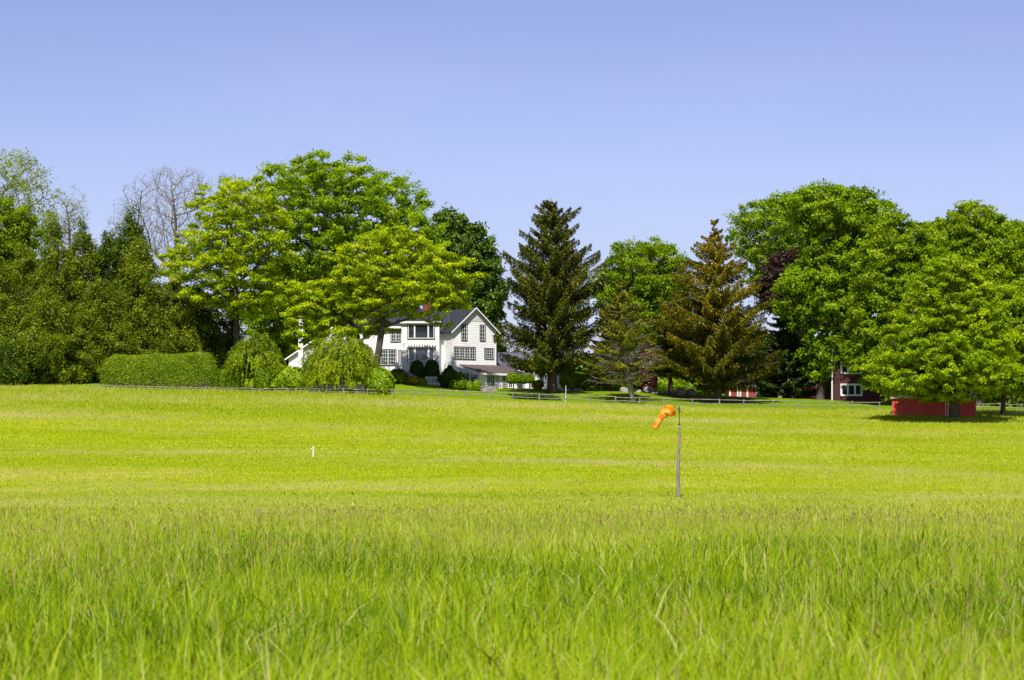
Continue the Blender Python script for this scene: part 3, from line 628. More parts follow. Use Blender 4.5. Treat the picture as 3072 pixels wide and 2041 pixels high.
leafy_tree('linden_tree', 'smaller olive green tree with thin dark trunk right of the shed', 'tree',
           [(660,2300,2330),(700,2280,2370),(760,2265,2400),(820,2255,2410),(870,2250,2410),(905,2270,2390)], 262, 2311, 'linden_bright', npuff=170, per=240, R=1.1, flat=.5, size=(.18,.11), trunk_r=.24, fork=.2, gap=1.2, depth=.8, ybase=957)

# --- far wood behind everything: reads as one mass
def undergrowth():
    n = 170000; X = rng.uniform(-95, 100, n); Y = 345+rng.uniform(-7, 9, n); z0 = zg(X, Y)
    H = 6.5+2.0*vnoise(X, Y*0, 18, 5)+1.0*vnoise(X, Y*0, 5, 6); H = H+6.0*np.exp(-((X-38)/8)**2); Z = z0+H*rng.uniform(0, 1, n)**.8
    P = np.stack([X, Y, Z], -1); Nn = rand_dirs(n)+np.array([0, -.5, .5]); Nn /= np.linalg.norm(Nn, axis=1)[:, None]
    v, f = cards(P, Nn, .4*rng.uniform(.6, 1.3, n), .26*rng.uniform(.6, 1.3, n))
    tag(mk('far_wood', v, f, M['cedar_green'], tint=np.repeat(rng.uniform(.1, .8, n), 4)), 'low dark green wood closing the view behind the trees and buildings', 'wood', kind='stuff')
undergrowth()

# --- weeping trees
def weeping(label, xv, yt, yb, hw, D, n=520):
    c = PV(xv, yb, D); zb = min(zgf(c[0], D), c[2]); zt = PV(xv, yt, D)[2]; hwm = hw/2.3047/FPX*D; H = zt-zb
    r = root('weeping_tree', (c[0], D, zb), label, 'tree', 'weeping trees in front of the house'); tb = MB()
    tb.tube([(c[0], D, zb-.1), (c[0]+.1, D, zb+H*.3), (c[0]-.05, D, zb+H*.62)], [.2, .16, .12], 8)
    PP = []; AL = []; TT = []; nb = n//14
    for i in range(nb):
        a = rng.uniform(0, 2*PI); e = math.asin(rng.uniform(-.15, 1)); rf = rng.uniform(.55, 1)**.6
        x1 = math.cos(a)*math.cos(e)*hwm*rf; y1 = math.sin(a)*math.cos(e)*hwm*rf*.85; zc = zb+H*(.42+.56*math.sin(e)*rf)
        pc = np.array([c[0]+x1*.92, D+y1*.92, zc]); out = np.array([x1, y1, 0])/max(.3, math.hypot(x1, y1)); tt = rng.normal(.5, .2)
        st = np.array([c[0], D, zb+H*.5]); tb.tube([st, (st+pc)/2+np.array([0, 0, .5]), pc+np.array([0, 0, .1]), pc+out*.5-np.array([0, 0, .35])], [.06, .045, .025, .008], 4, False)
        rb = rng.uniform(.35, .8)
        for k in range(18):
            q = rng.normal(size=3)*np.array([rb, rb, .12]); p0 = pc+q-np.array([0, 0, .5])*(q[0]**2+q[1]**2)/rb; lb = rng.uniform(.4, 1.7); lb = min(lb, p0[2]-zb-.05)
            if lb < .1: continue
            m = int(lb*20)+5; sq = rng.uniform(0, 1, m); o2 = q*np.array([1, 1, 0])*.35+out*.18
            P = p0+np.outer(np.sin(sq*PI/2), o2)+np.outer(sq**1.3, [0, 0, -lb])+rng.normal(size=(m, 3))*.07
            PP.append(P); AL.append(np.tile([0, 0, -1.], (m, 1))+rng.normal(size=(m, 3))*.5); TT.append(np.full(m, tt+rng.normal(0, .1)))
    tb.build('trunk', M['bark_grey'], r, True)
    P = np.concatenate(PP); al = np.concatenate(AL); k = P[:, 2] > zb; n2 = len(P); Nn = (P-np.array([c[0], D, zb+H*.4])); Nn /= np.linalg.norm(Nn, axis=1)[:, None]; Nn += rng.normal(size=(n2, 3))*.5; Nn /= np.linalg.norm(Nn, axis=1)[:, None]
    sz = rng.uniform(.6, 1.4, n2); v, f = cards(P[k], Nn[k], (.13*sz)[k], (.045*sz)[k], al[k]); t = np.clip(np.concatenate(TT)+rng.normal(0, .1, n2), 0, 1)
    crown_from(v, f, t[k], 'crown', M['willow'], r)
weeping('smaller weeping tree with drooping green strands left of the white side chimney', 588, 755, 884, 62, 277, 900)
weeping('larger weeping tree with drooping green strands hiding the middle of the white house', 788, 757, 886, 92, 275, 1700)

# --- clipped hedge and shrubs
def hedge(name, label, x0, x1, yt, yb, D, mat, thick=2.2, n=52000, size=(.085, .055), lop=.7):
    a = PV(x0, yb, D); b = PV(x1, yb, D); zt = PV(0, yt, D)[2]; L = b[0]-a[0]; zb = min(zgf(a[0], D), zgf(b[0], D))-.05; H = zt-zb
    r = root(name, ((a[0]+b[0])/2, D, zb), label, 'hedge')
    def surf(u, v, inset=0.):             # u along, v around the section (0 front foot .. 1 back foot)
        hh = H*np.clip(1-lop*np.clip(1-u/.16, 0, 1)**2.2*.55-.55*np.clip(1-(1-u)/.10, 0, 1)**2.6, .2, 1)*(1+.015*np.sin(u*17)+.05*(u-.5)-.02*np.sin(u*4))
        th = PI*v; e = .45; cx = np.sign(np.cos(th))*np.abs(np.cos(th))**e; sz = np.abs(np.sin(th))**e
        w = thick/2*(1-.35*np.clip(1-u/.08, 0, 1)-.35*np.clip(1-(1-u)/.06, 0, 1))
        return np.stack([a[0]+L*u+0*v, D-cx*(w-inset), zb+(hh-inset)*sz], -1)
    u = rng.uniform(0, 1, n); v = rng.uniform(0, .62, n); ne = n//9
    P = surf(u, v)+rng.normal(size=(n, 3))*.035+.05*(np.sin(u*60+v*20)*np.sin(v*30+u*25))[:, None]
    e = 1e-3; du = surf(u+e, v)-surf(u, v); dv = surf(u, v+e)-surf(u, v); Nn = np.cross(dv, du); Nn /= np.linalg.norm(Nn, axis=1)[:, None]+1e-9
    flip = (Nn*np.array([0, -1, 1])).sum(1) < 0; Nn[flip] *= -1
    Nn = Nn+rng.normal(size=(n, 3))*.55
    # the two rounded ends
    ue = rng.choice([0., 1.], ne); ve = rng.uniform(0, 1, ne); q = rng.uniform(0, 1, ne)[:, None]
    pe = surf(ue, ve); mid = np.stack([pe[:, 0], np.full(ne, D), pe[:, 2]], -1); Pe = pe*q+mid*(1-q); Pe[:, 2] = zb+(Pe[:, 2]-zb)*rng.uniform(0, 1, ne)**.6
    Ne = np.stack([np.where(ue > .5, 1., -1.), np.full(ne, -.3), np.full(ne, .3)], -1)+rng.normal(size=(ne, 3))*.5
    P = np.concatenate([P, Pe]); Nn = np.concatenate([Nn, Ne]); Nn /= np.linalg.norm(Nn, axis=1)[:, None]; m = len(P)
    s = rng.uniform(.6, 1.4, m); vv, ff = cards(P, Nn, size[0]*s, size[1]*s); crown_from(vv, ff, np.clip(rng.normal(.5, .2, m), 0, 1), 'foliage', M[mat], r)
    uu, vv2 = np.meshgrid(np.linspace(.01, .99, 40), np.linspace(0, 1, 14)); C = surf(uu.ravel(), vv2.ravel(), .12); i, j = np.meshgrid(np.arange(39), np.arange(13)); k = (j*40+i).ravel()
    mk('branches', C, np.stack([k, k+1, k+41, k+40], -1), M['bark'], r)
hedge('clipped_hedge', 'long clipped green hedge with rounded ends below the olive evergreens', 234, 503, 816, 886, 277, 'hedge')
hedge('clipped_hedge', 'small low clipped hedge between the long hedge and the weeping tree', 505, 562, 852, 886, 277, 'hedge', 1.4, 9000)
bush('round_shrub', 'small round green bush under the smaller weeping tree', 'shrub', 606, 850, 888, 17, 273, 'hedge', 2600)
bush('shrub', 'broad light green leafy bush left of the larger weeping tree', 'shrub', 675, 847, 890, 36, 273.5, 'shrub', 5500, (.17, .10))
bush('shrub', 'light green leafy bush by the end of the stone wall right of the weeping tree', 'shrub', 875, 850, 893, 33, 273.2, 'shrub', 5000, (.17, .10))
bush('shrub', 'low dark clipped bush under the stone wall end behind the rail fence', 'shrub', 880, 882, 899, 26, 272.8, 'hedge', 1800)
bush('shrub', 'dark green bush beside the stone steps of the house', 'shrub', 915, 852, 885, 24, 289, 'cedar_green', 4200)
bush('shrub', 'reddish brown low bush below the stone steps', 'shrub', 948, 868, 886, 20, 289, 'needle_olive', 1600)
bush('topiary_ball', 'clipped dark ball bush under the left half of the picture window', 'shrub', 961, 831, 880, 17.5, 293, 'yew', 4200, (.09, .06), lump=.03, sq=2.4, group='clipped ball bushes under the picture window')
bush('topiary_ball', 'clipped dark ball bush under the right end of the picture window', 'shrub', 995, 829, 880, 18, 293, 'yew', 4200, (.09, .06), lump=.03, sq=2.4, group='clipped ball bushes under the picture window')
bush('shrub', 'dark pointed bush at the left corner of the low annex', 'shrub', 1036, 843, 885, 26, 291, 'yew', 4500, (.12, .08), top_sharp=.25, lump=.1)
bush('shrub', 'dark green bush joining the pointed bush to the annex wall', 'shrub', 1056, 857, 884, 18, 291, 'hedge', 1800)
bush('shrub', 'low green mound of leaves along the foot of the annex', 'shrub', 1058, 873, 887, 22, 289, 'hedge', 2000)
bush('round_shrub', 'small bright green ball bush left of its twin at the annex', 'shrub', 1083, 878, 890, 8, 288, 'shrub', 900, (.1,.06))
bush('round_shrub', 'small bright green ball bush right of its twin at the annex', 'shrub', 1099, 876, 890, 10, 288, 'shrub', 1100, (.1,.06))
bush('shrub', 'tiny bright green plants beside the white lattice below the house', 'shrub', 972, 872, 884, 12, 291, 'shrub', 900)
bush('shrub', 'bright green bush right of the tall spruce trunk', 'shrub', 1312, 855, 893, 22, 296, 'shrub', 2600)
bush('shrub', 'fresh green feathery bush between the spruce trunk and the half dead spruce', 'shrub', 1338, 862, 895, 24, 297, 'shrub', 2600)
bush('shrub', 'pale yellowish bush left of the tall spruce trunk', 'shrub', 1240, 876, 895, 13, 294, 'willow', 1400)
bush('shrub', 'leafy green patch of low plants right of the boulders', 'shrub', 1612, 884, 912, 30, 300, 'shrub', 2600)
bush('shrub', 'yellowish undergrowth bush behind the row of boulders', 'shrub', 1530, 866, 905, 50, 303, 'shrub', 4200)
bush('shrub', 'green undergrowth bush left of the row of boulders', 'shrub', 1400, 862, 902, 42, 303, 'hedge', 3500)
bush('shrub', 'pale pink blossoming bush beyond the lawn by the red outbuilding', 'shrub', 1752, 900, 914, 13, 300, 'lilac', 900)
def standard(label, xv, yt, ym, yb, hw, D):
    c = PV(xv, yb, D); zb = zgf(c[0], D); r = root('standard_tree', (c[0], D, zb), label, 'tree', 'clipped mushroom trees in front of the annex')
    tb = MB(); zm = PV(0, ym, D)[2]; tb.tube([(c[0], D, zb-.05), (c[0]+.04, D, zm+.2)], [.08, .06], 7)
    zt = PV(0, yt, D)[2]; hwm = hw/2.3047/FPX*D
    for k in range(6):
        a = k*PI/3; tb.tube([(c[0]+.04, D, zm), (c[0]+math.cos(a)*hwm*.6, D+math.sin(a)*hwm*.6, zm+(zt-zm)*.5)], [.04, .015], 4)
    tb.build('trunk', M['bark'], r, True)
    n = 5200; d = rand_dirs(n); ra = np.where(d[:, 2] > 0, (zt-zm)*.7, (zt-zm)*.3); k = 1-.3*rng.uniform(0, 1, n)**2+.05*np.sin(d[:, 0]*9)
    P = np.stack([c[0]+d[:, 0]*hwm*k, D+d[:, 1]*hwm*k*.9, zm+(zt-zm)*.3+d[:, 2]*ra*k], -1); Nn = d+rng.normal(size=(n, 3))*.5; Nn /= np.linalg.norm(Nn, axis=1)[:, None]
    v, f = cards(P, Nn, .1, .065); crown_from(v, f, rng.uniform(.2, .8, n), 'crown', M['hedge'], r)
standard('clipped mushroom shaped small tree in front of the annex windows, the larger left one', 1183, 858, 884, 896, 19, 283)
standard('clipped mushroom shaped small tree in the middle beside the larger one', 1207, 862, 884, 897, 13, 285)
standard('clipped mushroom shaped small tree nearest the tall spruce trunk', 1220, 861, 883, 896, 12, 284)
def groundcover():
    n = 14000; x0 = PV(1180, 0, 282)[0]; x1 = PV(1292, 0, 282)[0]; u = rng.normal(0, .42, n).clip(-1, 1); X = (x0+x1)/2+u*(x1-x0)/2; Y = 280.5+rng.uniform(-1.6, 2.6, n)
    Z = zg(X, Y)+rng.uniform(.02, .55, n)*(1-np.abs(u))**.5; v, f = cards(np.stack([X, Y, Z], -1), rand_dirs(n)*.5+np.array([0, -.3, .8]), .12, .075)
    tag(mk('ground_cover', v, f, M['yew'], tint=np.repeat(rng.uniform(.3, 1, n), 4)), 'dark green ground cover under the tall spruce', 'ground cover', kind='stuff')
groundcover()

# ---------------------------------------------------------------- house
class Plane:
    def __init__(s, X0, Y0, yaw):
        s.o = np.array([X0, Y0]); a = math.radians(yaw); s.c, s.s = math.cos(a), math.sin(a)
        s.u = np.array([s.c, s.s, 0.]); s.n = np.array([s.s, -s.c, 0.])       # n points to the viewer
    def hit(s, xs, ys):
        kx = (xs/3-CX)/FPX; Y = (s.o[0]*s.s-s.o[1]*s.c)/(kx*s.s-s.c); X = kx*Y
        return (X-s.o[0])*s.c+(Y-s.o[1])*s.s, (HZ-ys/3)/FPX*Y
    def p(s, a, z, out=0.): return np.array([s.o[0], s.o[1], 0])+s.u*a+s.n*out+np.array([0, 0, z])
def fbox(mb, pl, a0, a1, z0, z1, o0, o1):
    mb.box(pl.p(a0, z0, o0), pl.u*(a1-a0), pl.n*(o1-o0), np.array([0, 0, z1-z0]))
def window(par, pl, box, cols=1, mx=2, my=4, casing='black_trim', cw=.10, pane='glass', name='window', splits=None, blind=0., sashw=.055, nrail=True, headonly=False):
    a0, z1 = pl.hit(box[0], box[1]); a1, z0 = pl.hit(box[2], box[3]); _, z1b = pl.hit(box[2], box[1])
    z1 = (z1+z1b)/2
    m = MB(); fbox(m, pl, a0, a1, z1-cw, z1, 0, .09); fbox(m, pl, a0, a1, z0, z0+cw*.8, 0, .11)
    fbox(m, pl, a0, a0+cw, z0+cw*.8, z1-cw, 0, .09); fbox(m, pl, a1-cw, a1, z0+cw*.8, z1-cw, 0, .09)
    edges = splits or [i/cols for i in range(cols+1)]; A = a0+cw; B = a1-cw; ed = [A+(B-A)*e for e in edges]
    for e in ed[1:-1]:
        if not splits: fbox(m, pl, e-cw*.4, e+cw*.4, z0+cw*.8, z1-cw, 0, .085)
    w = m.build(name, M[casing], par); zb, zt = z0+cw*.8, z1-cw
    for i in range(len(ed)-1):
        l = ed[i]+(cw*.4 if i > 0 and not splits else 0); r = ed[i+1]-(cw*.4 if i < len(ed)-2 and not splits else 0)
        s = MB(); t = sashw
        fbox(s, pl, l, r, zt-t, zt, .01, .07); fbox(s, pl, l, r, zb, zb+t, .01, .07); fbox(s, pl, l, l+t, zb+t, zt-t, .01, .07); fbox(s, pl, r-t, r, zb+t, zt-t, .01, .07)
        if nrail: fbox(s, pl, l+t, r-t, (zb+zt)/2-t*.4, (zb+zt)/2+t*.4, .01, .067)
        for k in range(1, mx): x = l+(r-l)*k/mx; fbox(s, pl, x-.018, x+.018, zb+t, zt-t, .01, .06)
        for k in range(1, my):
            z = zb+(zt-zb)*k/my
            if nrail and abs(z-(zb+zt)/2) < .05: continue
            fbox(s, pl, l+t, r-t, z-.018, z+.018, .01, .058)
        s.build('sash', M['white_trim'], w)
        g = MB(); fbox(g, pl, l+t*.5, r-t*.5, zb+t*.5, zt-t*.5, .003, .03); g.build('pane', M[pane], w)
        if blind:
            g = MB(); fbox(g, pl, l+t, r-t, zt-t-(zt-zb)*blind, zt-t, .032, .036); g.build('blind', M['curtain'], w)
    return w
def gable_roof(par, pl, a0, a1, depth, ze, zr, oh=.35, ohf=.4, th=.14, mat='metal_roof', name='roof', trim=True, ovr=.15):
    """ridge runs back from the plane; eaves left/right"""
    am = (a0+a1)/2; k = (zr-ze)/(am-a0); b = -pl.n
    def P(a, z, d): return pl.p(a, z, -d)
    m = MB()
    for sgn, ae in ((-1, a0-oh), (1, a1+oh)):
        zee = ze-k*oh; poly = [P(ae, zee, -ohf), P(am, zr, -ohf), P(am, zr+th, -ohf), P(ae, zee+th, -ohf)]
        m.prism(poly, b*(depth+ohf+ovr))
    o = m.build(name, M[mat], par)
    if trim:
        t = MB(); w = .22
        for sgn, ae in ((-1, a0-oh), (1, a1+oh)):
            zee = ze-k*oh; poly = [P(ae, zee-w+th*.8, -ohf-.004), P(am, zr-w+th*.8, -ohf-.004), P(am, zr+th*.6, -ohf-.004), P(ae, zee+th*.6, -ohf-.004)]
            t.prism(poly, pl.n*.05)
        t.build('rake_board', M['white_trim'], par)
def gable_block(par, pl, a0, a1, zb, ze, zr, depth, mat='white', name='wall'):
    am = (a0+a1)/2; m = MB()
    m.prism([pl.p(a0, zb), pl.p(a1, zb), pl.p(a1, ze), pl.p(am, zr), pl.p(a0, ze)], -pl.n*depth); return m.build(name, M[mat], par)

def house():
    hx = W(1425, 0, 296)[0]; R = root('white_house', (hx, 296, zgf(hx, 296)), 'white clapboard farmhouse with dark roof, gable end and red brick chimney', 'house')
    zb = 9.6
    # gable wing
    A = Plane(W(1358.4, 0, 296)[0], 296, 30); wA = 6.5
    ze = W(0, 987, 296)[2]-.1; zr = W(0, 924, 297.6)[2]
    gable_block(R, A, 0, wA, zb, ze, zr, 9)
    gable_roof(R, A, 0, wA, 9, ze, zr, .42, .45)
    # louvre boards in the peak and corner boards
    for q0, q1, q2 in ((0, .14, .0), (wA-.14, wA, 0.)):
        t = MB(); fbox(t, A, q0, q1, zb, ze-.1, q2, .03); t.build('corner_board', M['white_trim'], R)
    t = MB(); fbox(t, A, -.10, 0, zb, ze-.25, -.2, .03); t.build('downspout', M['white_trim'], R)
    t = MB(); zl = zr-1.75; hw0 = 1.55
    for k in range(9):
        z = zl+k*.16; hw = hw0*(zr-.15-z)/(zr-zl); fbox(t, A, wA/2-hw, wA/2+hw, z, z+.05, .0, .05)
    t.build('gable_louvre', M['white_trim'], R)
    window(R, A, (1383.8, 972, 1401.6, 1021.6), 1, 2, 4); window(R, A, (1439, 974, 1456, 1022.9), 1, 2, 4, blind=.0)
    window(R, A, (1360.8, 1040, 1426.3, 1078.3), 4, 2, 4); window(R, A, (1452.5, 1044, 1481.7, 1077), 1, 4, 4, cw=.07)
    # annex in front of the gable wing
    a_s, _ = A.hit(1381, 1100); dA = 5.2
    q = A.p(a_s, 0, dA); F = Plane(q[0], q[1], 30); lenF = 6.4
    zgut = W(0, 1119, q[1])[2]; ztop = A.hit(1381, 1096)[1]
    m = MB(); d = -F.n*dA
    m.prism([F.p(0, zb), F.p(0, zb)+d, F.p(0, ztop-.1)+d, F.p(0, zgut)], F.u*lenF); m.build('wall', M['white'], R)
    m = MB(); kk = (ztop-zgut)/dA; e = .45
    m.prism([F.p(-.3, zgut-kk*e, e), F.p(-.3, ztop, -dA), F.p(-.3, ztop+.13, -dA), F.p(-.3, zgut-kk*e+.13, e)], F.u*(lenF+.6)); m.build('roof', M['shingle'], R)
    m = MB(); fbox(m, F, -.32, lenF+.32, zgut-kk*e-.16, zgut-kk*e+.09, e+.004, e+.07)
    m.prism([F.p(-.36, zgut-kk*e-.16, e), F.p(-.36, ztop-.25, -dA+.02), F.p(-.36, ztop+.07, -dA+.02), F.p(-.36, zgut-kk*e+.07, e)], F.u*.055); m.build('gutter_board', M['white_trim'], R)
    E = Plane(*(F.p(0, 0, -dA)[:2]), 0)
    # end wall of the annex (faces left and forward)
    ev = F.n; E = Plane(F.p(0, 0, -dA)[0], F.p(0, 0, -dA)[1], math.degrees(math.atan2(ev[1], ev[0])))
    def boxE(x0, y0, x1, y1): return (x0, y0, x1, y1)
    window(R, E, boxE(1389, 1121, 1406, 1163), 1, 2, 5, name='door', nrail=False, cw=.12); window(R, E, boxE(1413, 1126, 1431, 1150.5), 1, 2, 3, nrail=False)
    window(R, F, (1462, 1127, 1478, 1158), 1, 2, 4, cw=.06); window(R, F, (1479, 1128, 1495, 1167), 1, 2, 5, cw=.06, name='door', pane='curtain', nrail=False)
    window(R, F, (1508, 1128, 1522, 1164), 1, 2, 5, cw=.06, nrail=False); window(R, F, (1524, 1138, 1538, 1164), 1, 2, 3, cw=.05, nrail=False, casing='white_trim')
    fl = MB(); ap, zp = F.hit(1451, 1123)
    for dx in (-.14, .14):
        c = F.p(ap+dx, zp, .12); fl.tube([c, c+F.n*.1+np.array([dx*.4, 0, -.07])], [.05, .10], 8)
    fl.box(F.p(ap-.06, zp-.03, 0), F.u*.12, F.n*.1, np.array([0, 0, .08])); fl.build('flood_light', M['white_trim'], R)
    # main block facing the viewer
    Y1 = 298.2; B = Plane(W(1043, 0, Y1)[0], Y1, 0); wB = W(1345, 0, Y1)[0]-B.o[0]; zeB = W(0, 975, Y1)[2]; zrB = W(0, 928, Y1+4)[2]
    m = MB(); m.box(B.p(0, zb+1), B.u*wB, np.array([0, 8., 0]), np.array([0, 0, zeB-zb-1]))
    for sx in (0, wB-.2): m.prism([B.p(sx, zeB), B.p(sx, zeB, -8), B.p(sx, zrB-.05, -4)], B.u*.2)
    m.build('wall', M['white'], R)
    kb = (zrB-zeB)/4; oh = .45; m = MB()
    m.prism([B.p(-.4, zeB-kb*oh, oh), B.p(-.4, zrB, -4), B.p(-.4, zrB+.13, -4), B.p(-.4, zeB-kb*oh+.13, oh)], B.u*(wB+.7))
    m.prism([B.p(-.4, zeB-kb*oh, -8-oh), B.p(-.4, zeB-kb*oh+.13, -8-oh), B.p(-.4, zrB+.13, -4), B.p(-.4, zrB, -4)], B.u*(wB+.7)); m.build('roof', M['metal_roof'], R)
    m = MB(); fbox(m, B, -.38, W(1204, 0, Y1)[0]-B.o[0], zeB-kb*oh-.2, zeB-kb*oh+.07, oh+.004, oh+.06); m.build('fascia', M['white_trim'], R)
    Yb = 296.6; Bb = Plane(W(1204.6, 0, Yb)[0], Yb, 0); wb = W(1318, 0, Yb)[0]-Bb.o[0]; zbe = W(0, 967, Yb)[2]
    m = MB(); m.box(Bb.p(0, zb+.6), Bb.u*wb, np.array([0, 1.59, 0]), np.array([0, 0, zbe-zb-.6])); m.build('bay_wall', M['white'], R)
    m = MB(); kz = .33; m.prism([Bb.p(-.2, zbe+.02, .3), Bb.p(-.2, zbe+.02+kz*3.0, -2.7), Bb.p(-.2, zbe+.16+kz*3.0, -2.7), Bb.p(-.2, zbe+.14, .3)], Bb.u*(wb+.45)); m.build('bay_roof', M['metal_roof'], R)
    m = MB(); fbox(m, Bb, -.2, wb+.25, zbe-.14, zbe+.12, .304, .36); m.build('fascia', M['white_trim'], R)
    for q0 in (0, wb-.16): m = MB(); fbox(m, Bb, q0, q0+.16, zb+.6, zbe-.05, 0, .03); m.build('corner_board', M['white_trim'], R)
    window(R, Bb, (1222, 971, 1305, 1017), 3, 1, 1, splits=[0, .25, .77, 1], nrail=False, sashw=.09, cw=.09)
    window(R, Bb, (1222, 1038, 1305.8, 1087), 3, 1, 1, splits=[0, .25, .77, 1], nrail=False, sashw=.12, pane='glass_big', cw=.10, name='picture_window')
    a0, z0 = Bb.hit(1221, 1036); a1, _ = Bb.hit(1307, 1036); nn = 11; vs = []; fs = []
    for k in range(nn*4+1):
        x = a0+(a1-a0)*k/(nn*4); dr = .05*abs(math.sin(k*PI/4)); vs += [Bb.p(x, z0+.08, .10), Bb.p(x, z0-.13, .32), Bb.p(x, z0-.18-dr, .33), Bb.p(x, z0+.04, .10)]
    for k in range(nn*4):
        b = 4*k
        for q in range(4): fs.append((b+q, b+4+q, b+4+(q+1) % 4, b+(q+1) % 4))
    fs += [(0, 1, 2, 3), (nn*16+3, nn*16+2, nn*16+1, nn*16)]
    mk('awning', vs, fs, M['stripe'], R)
    window(R, B, (1171.5, 983, 1203.3, 1026), 2, 2, 4); window(R, B, (1139.8, 1047, 1189.3, 1096), 2, 3, 4); window(R, B, (1089, 984, 1107, 1014), 1, 2, 4)
    window(R, B, (1194.7, 1049, 1204, 1098), 1, 1, 1, name='door', nrail=False, pane='brick')
    # chimney on the ridge
    c0 = W(1269, 0, 300.5)[0]; c1 = W(1292, 0, 300.5)[0]; m = MB(); zt = W(0, 903, 300.5)[2]; m.box((c0, 300, zrB-1.2), (c1-c0, 0, 0), (0, .9, 0), (0, 0, zt-zrB+1.2)); m.box((c0-.08, 299.92, zt), (c1-c0+.16, 0, 0), (0, 1.06, 0), (0, 0, .22))
    m.box((c0+.1, 300.1, zt+.22), (c1-c0-.2, 0, 0), (0, .7, 0), (0, 0, .2)); m.build('chimney', M['brick'], R)
    # left wing: low gable with side chimney
    Yg = 299.4; Gp = Plane(W(866, 0, Yg)[0], Yg, 0); wg = W(1154, 0, Yg)[0]-Gp.o[0]; zeg = W(0, 1072, Yg)[2]; zrg = W(0, 974, Yg)[2]; z0 = 11.2
    gable_block(R, Gp, 0, wg, z0, zeg, zrg, 7); gable_roof(R, Gp, 0, wg, 7, zeg, zrg, .5, .4, mat='shingle')
    a0, zt = Gp.hit(896, 961); a1, _ = Gp.hit(910, 961); m = MB(); m.box(Gp.p(a0, z0, .5), Gp.u*(a1-a0), -Gp.n*.495, np.array([0, 0, zt-z0])); fbox(m, Gp, a0-.05, a1+.05, zt, zt+.12, -.05, .55); m.build('side_chimney', M['white_trim'], R)
    a0, zt = Gp.hit(932, 1062); a1, _ = Gp.hit(963, 1062); m = MB(); fbox(m, Gp, a0, a0+.12, z0+.6, zt, 0, .05); fbox(m, Gp, a1-.12, a1, z0+.6, zt, 0, .05); fbox(m, Gp, a0, a1, zt, zt+.12, 0, .05)
    dr = m.build('door', M['white_trim'], R); m = MB(); fbox(m, Gp, a0+.12, a1-.12, z0+.6, zt, 0, .02); m.build('door_panel', M['glass'], dr)
    # low wing at the right, mostly behind the spruce
    Yc = 303; Cp = Plane(W(1500, 0, Yc)[0], Yc, 0); wc = W(1690, 0, Yc)[0]-Cp.o[0]; zec = W(0, 1093, Yc)[2]; zrc = W(0, 1060, Yc+3)[2]
    m = MB(); m.box(Cp.p(0, zb), Cp.u*wc, np.array([0, 6., 0]), np.array([0, 0, zec-zb]))
    for sx in (0, wc-.2): m.prism([Cp.p(sx, zec), Cp.p(sx, zec, -6), Cp.p(sx, zrc-.05, -3)], Cp.u*.2)
    m.build('wall', M['white'], R); kc = (zrc-zec)/3; m = MB()
    m.prism([Cp.p(-.3, zec-kc*.4, .4), Cp.p(-.3, zrc, -3), Cp.p(-.3, zrc+.12, -3), Cp.p(-.3, zec-kc*.4+.12, .4)], Cp.u*(wc+.6))
    m.prism([Cp.p(-.3, zec-kc*.4, -6.4), Cp.p(-.3, zec-kc*.4+.12, -6.4), Cp.p(-.3, zrc+.12, -3), Cp.p(-.3, zrc, -3)], Cp.u*(wc+.6)); m.build('roof', M['purple_roof'], R)
    window(R, Cp, (1622, 1122, 1634, 1146), 1, 3, 4, cw=.05, casing='white_trim', nrail=False); window(R, Cp, (1588, 1146, 1602, 1166), 1, 3, 4, cw=.05, casing='white_trim', nrail=False)
house()

# stone walls, steps, lattice, tank
def stone_wall(label, x0, x1, yt, yb, D0, D1, thick=.5, name='stone_wall', cap=False):
    m = MB(); A = W(x0, 0, D0); B = W(x1, 0, D1); L = B-A; n = max(3, int(np.linalg.norm(L[:2])/.42)); u = L/np.linalg.norm(L); nrm = np.array([u[1], -u[0], 0])
    zt0, zt1 = W(0, yt if not isinstance(yt, tuple) else yt[0], D0)[2], W(0, yt if not isinstance(yt, tuple) else yt[1], D1)[2]
    r = random.Random(x0)
    for row in range(9):
        x = -.2*(row % 2)
        while x < np.linalg.norm(L[:2]):
            w = r.uniform(.3, .75); p = A+u*x; zb = min(zgf(A[0], A[1]), zgf(B[0], B[1]))-.15; s = x/np.linalg.norm(L[:2]); zt = zt0+(zt1-zt0)*min(1, max(0, s)); h = .17
            z = zb+row*h
            if z < zt-.02:
                o = r.uniform(0, .09); hh = min(h, zt-z)*r.uniform(.86, .97)
                m.box((p[0], p[1], z)-nrm*(-.0)+nrm*(o), u*(w-.025), -nrm*(thick+o-r.uniform(0, .05)), (r.uniform(-.03, .03), 0, hh))
            x += w
    o = m.build(name, M['stone'], None); tag(o, label, 'stone wall'); return o
stone_wall('dry stone wall below the larger weeping tree, the long left piece', 888, 1032, 1151, 1168, 273.6, 273.6)
stone_wall('dry stone wall end between the weeping tree and the light green bush', 1066, 1112, 1146, 1172, 273.4, 273.4)
stone_wall('low stone edging along the flower bed in front of the bay', 1176, 1350, (1157, 1156), 1160, 291.5, 291.5, .4)
stone_wall('low dark stone edging along the foot of the annex', 1447, 1482, 1158, 1168, 286, 286.5, .4)
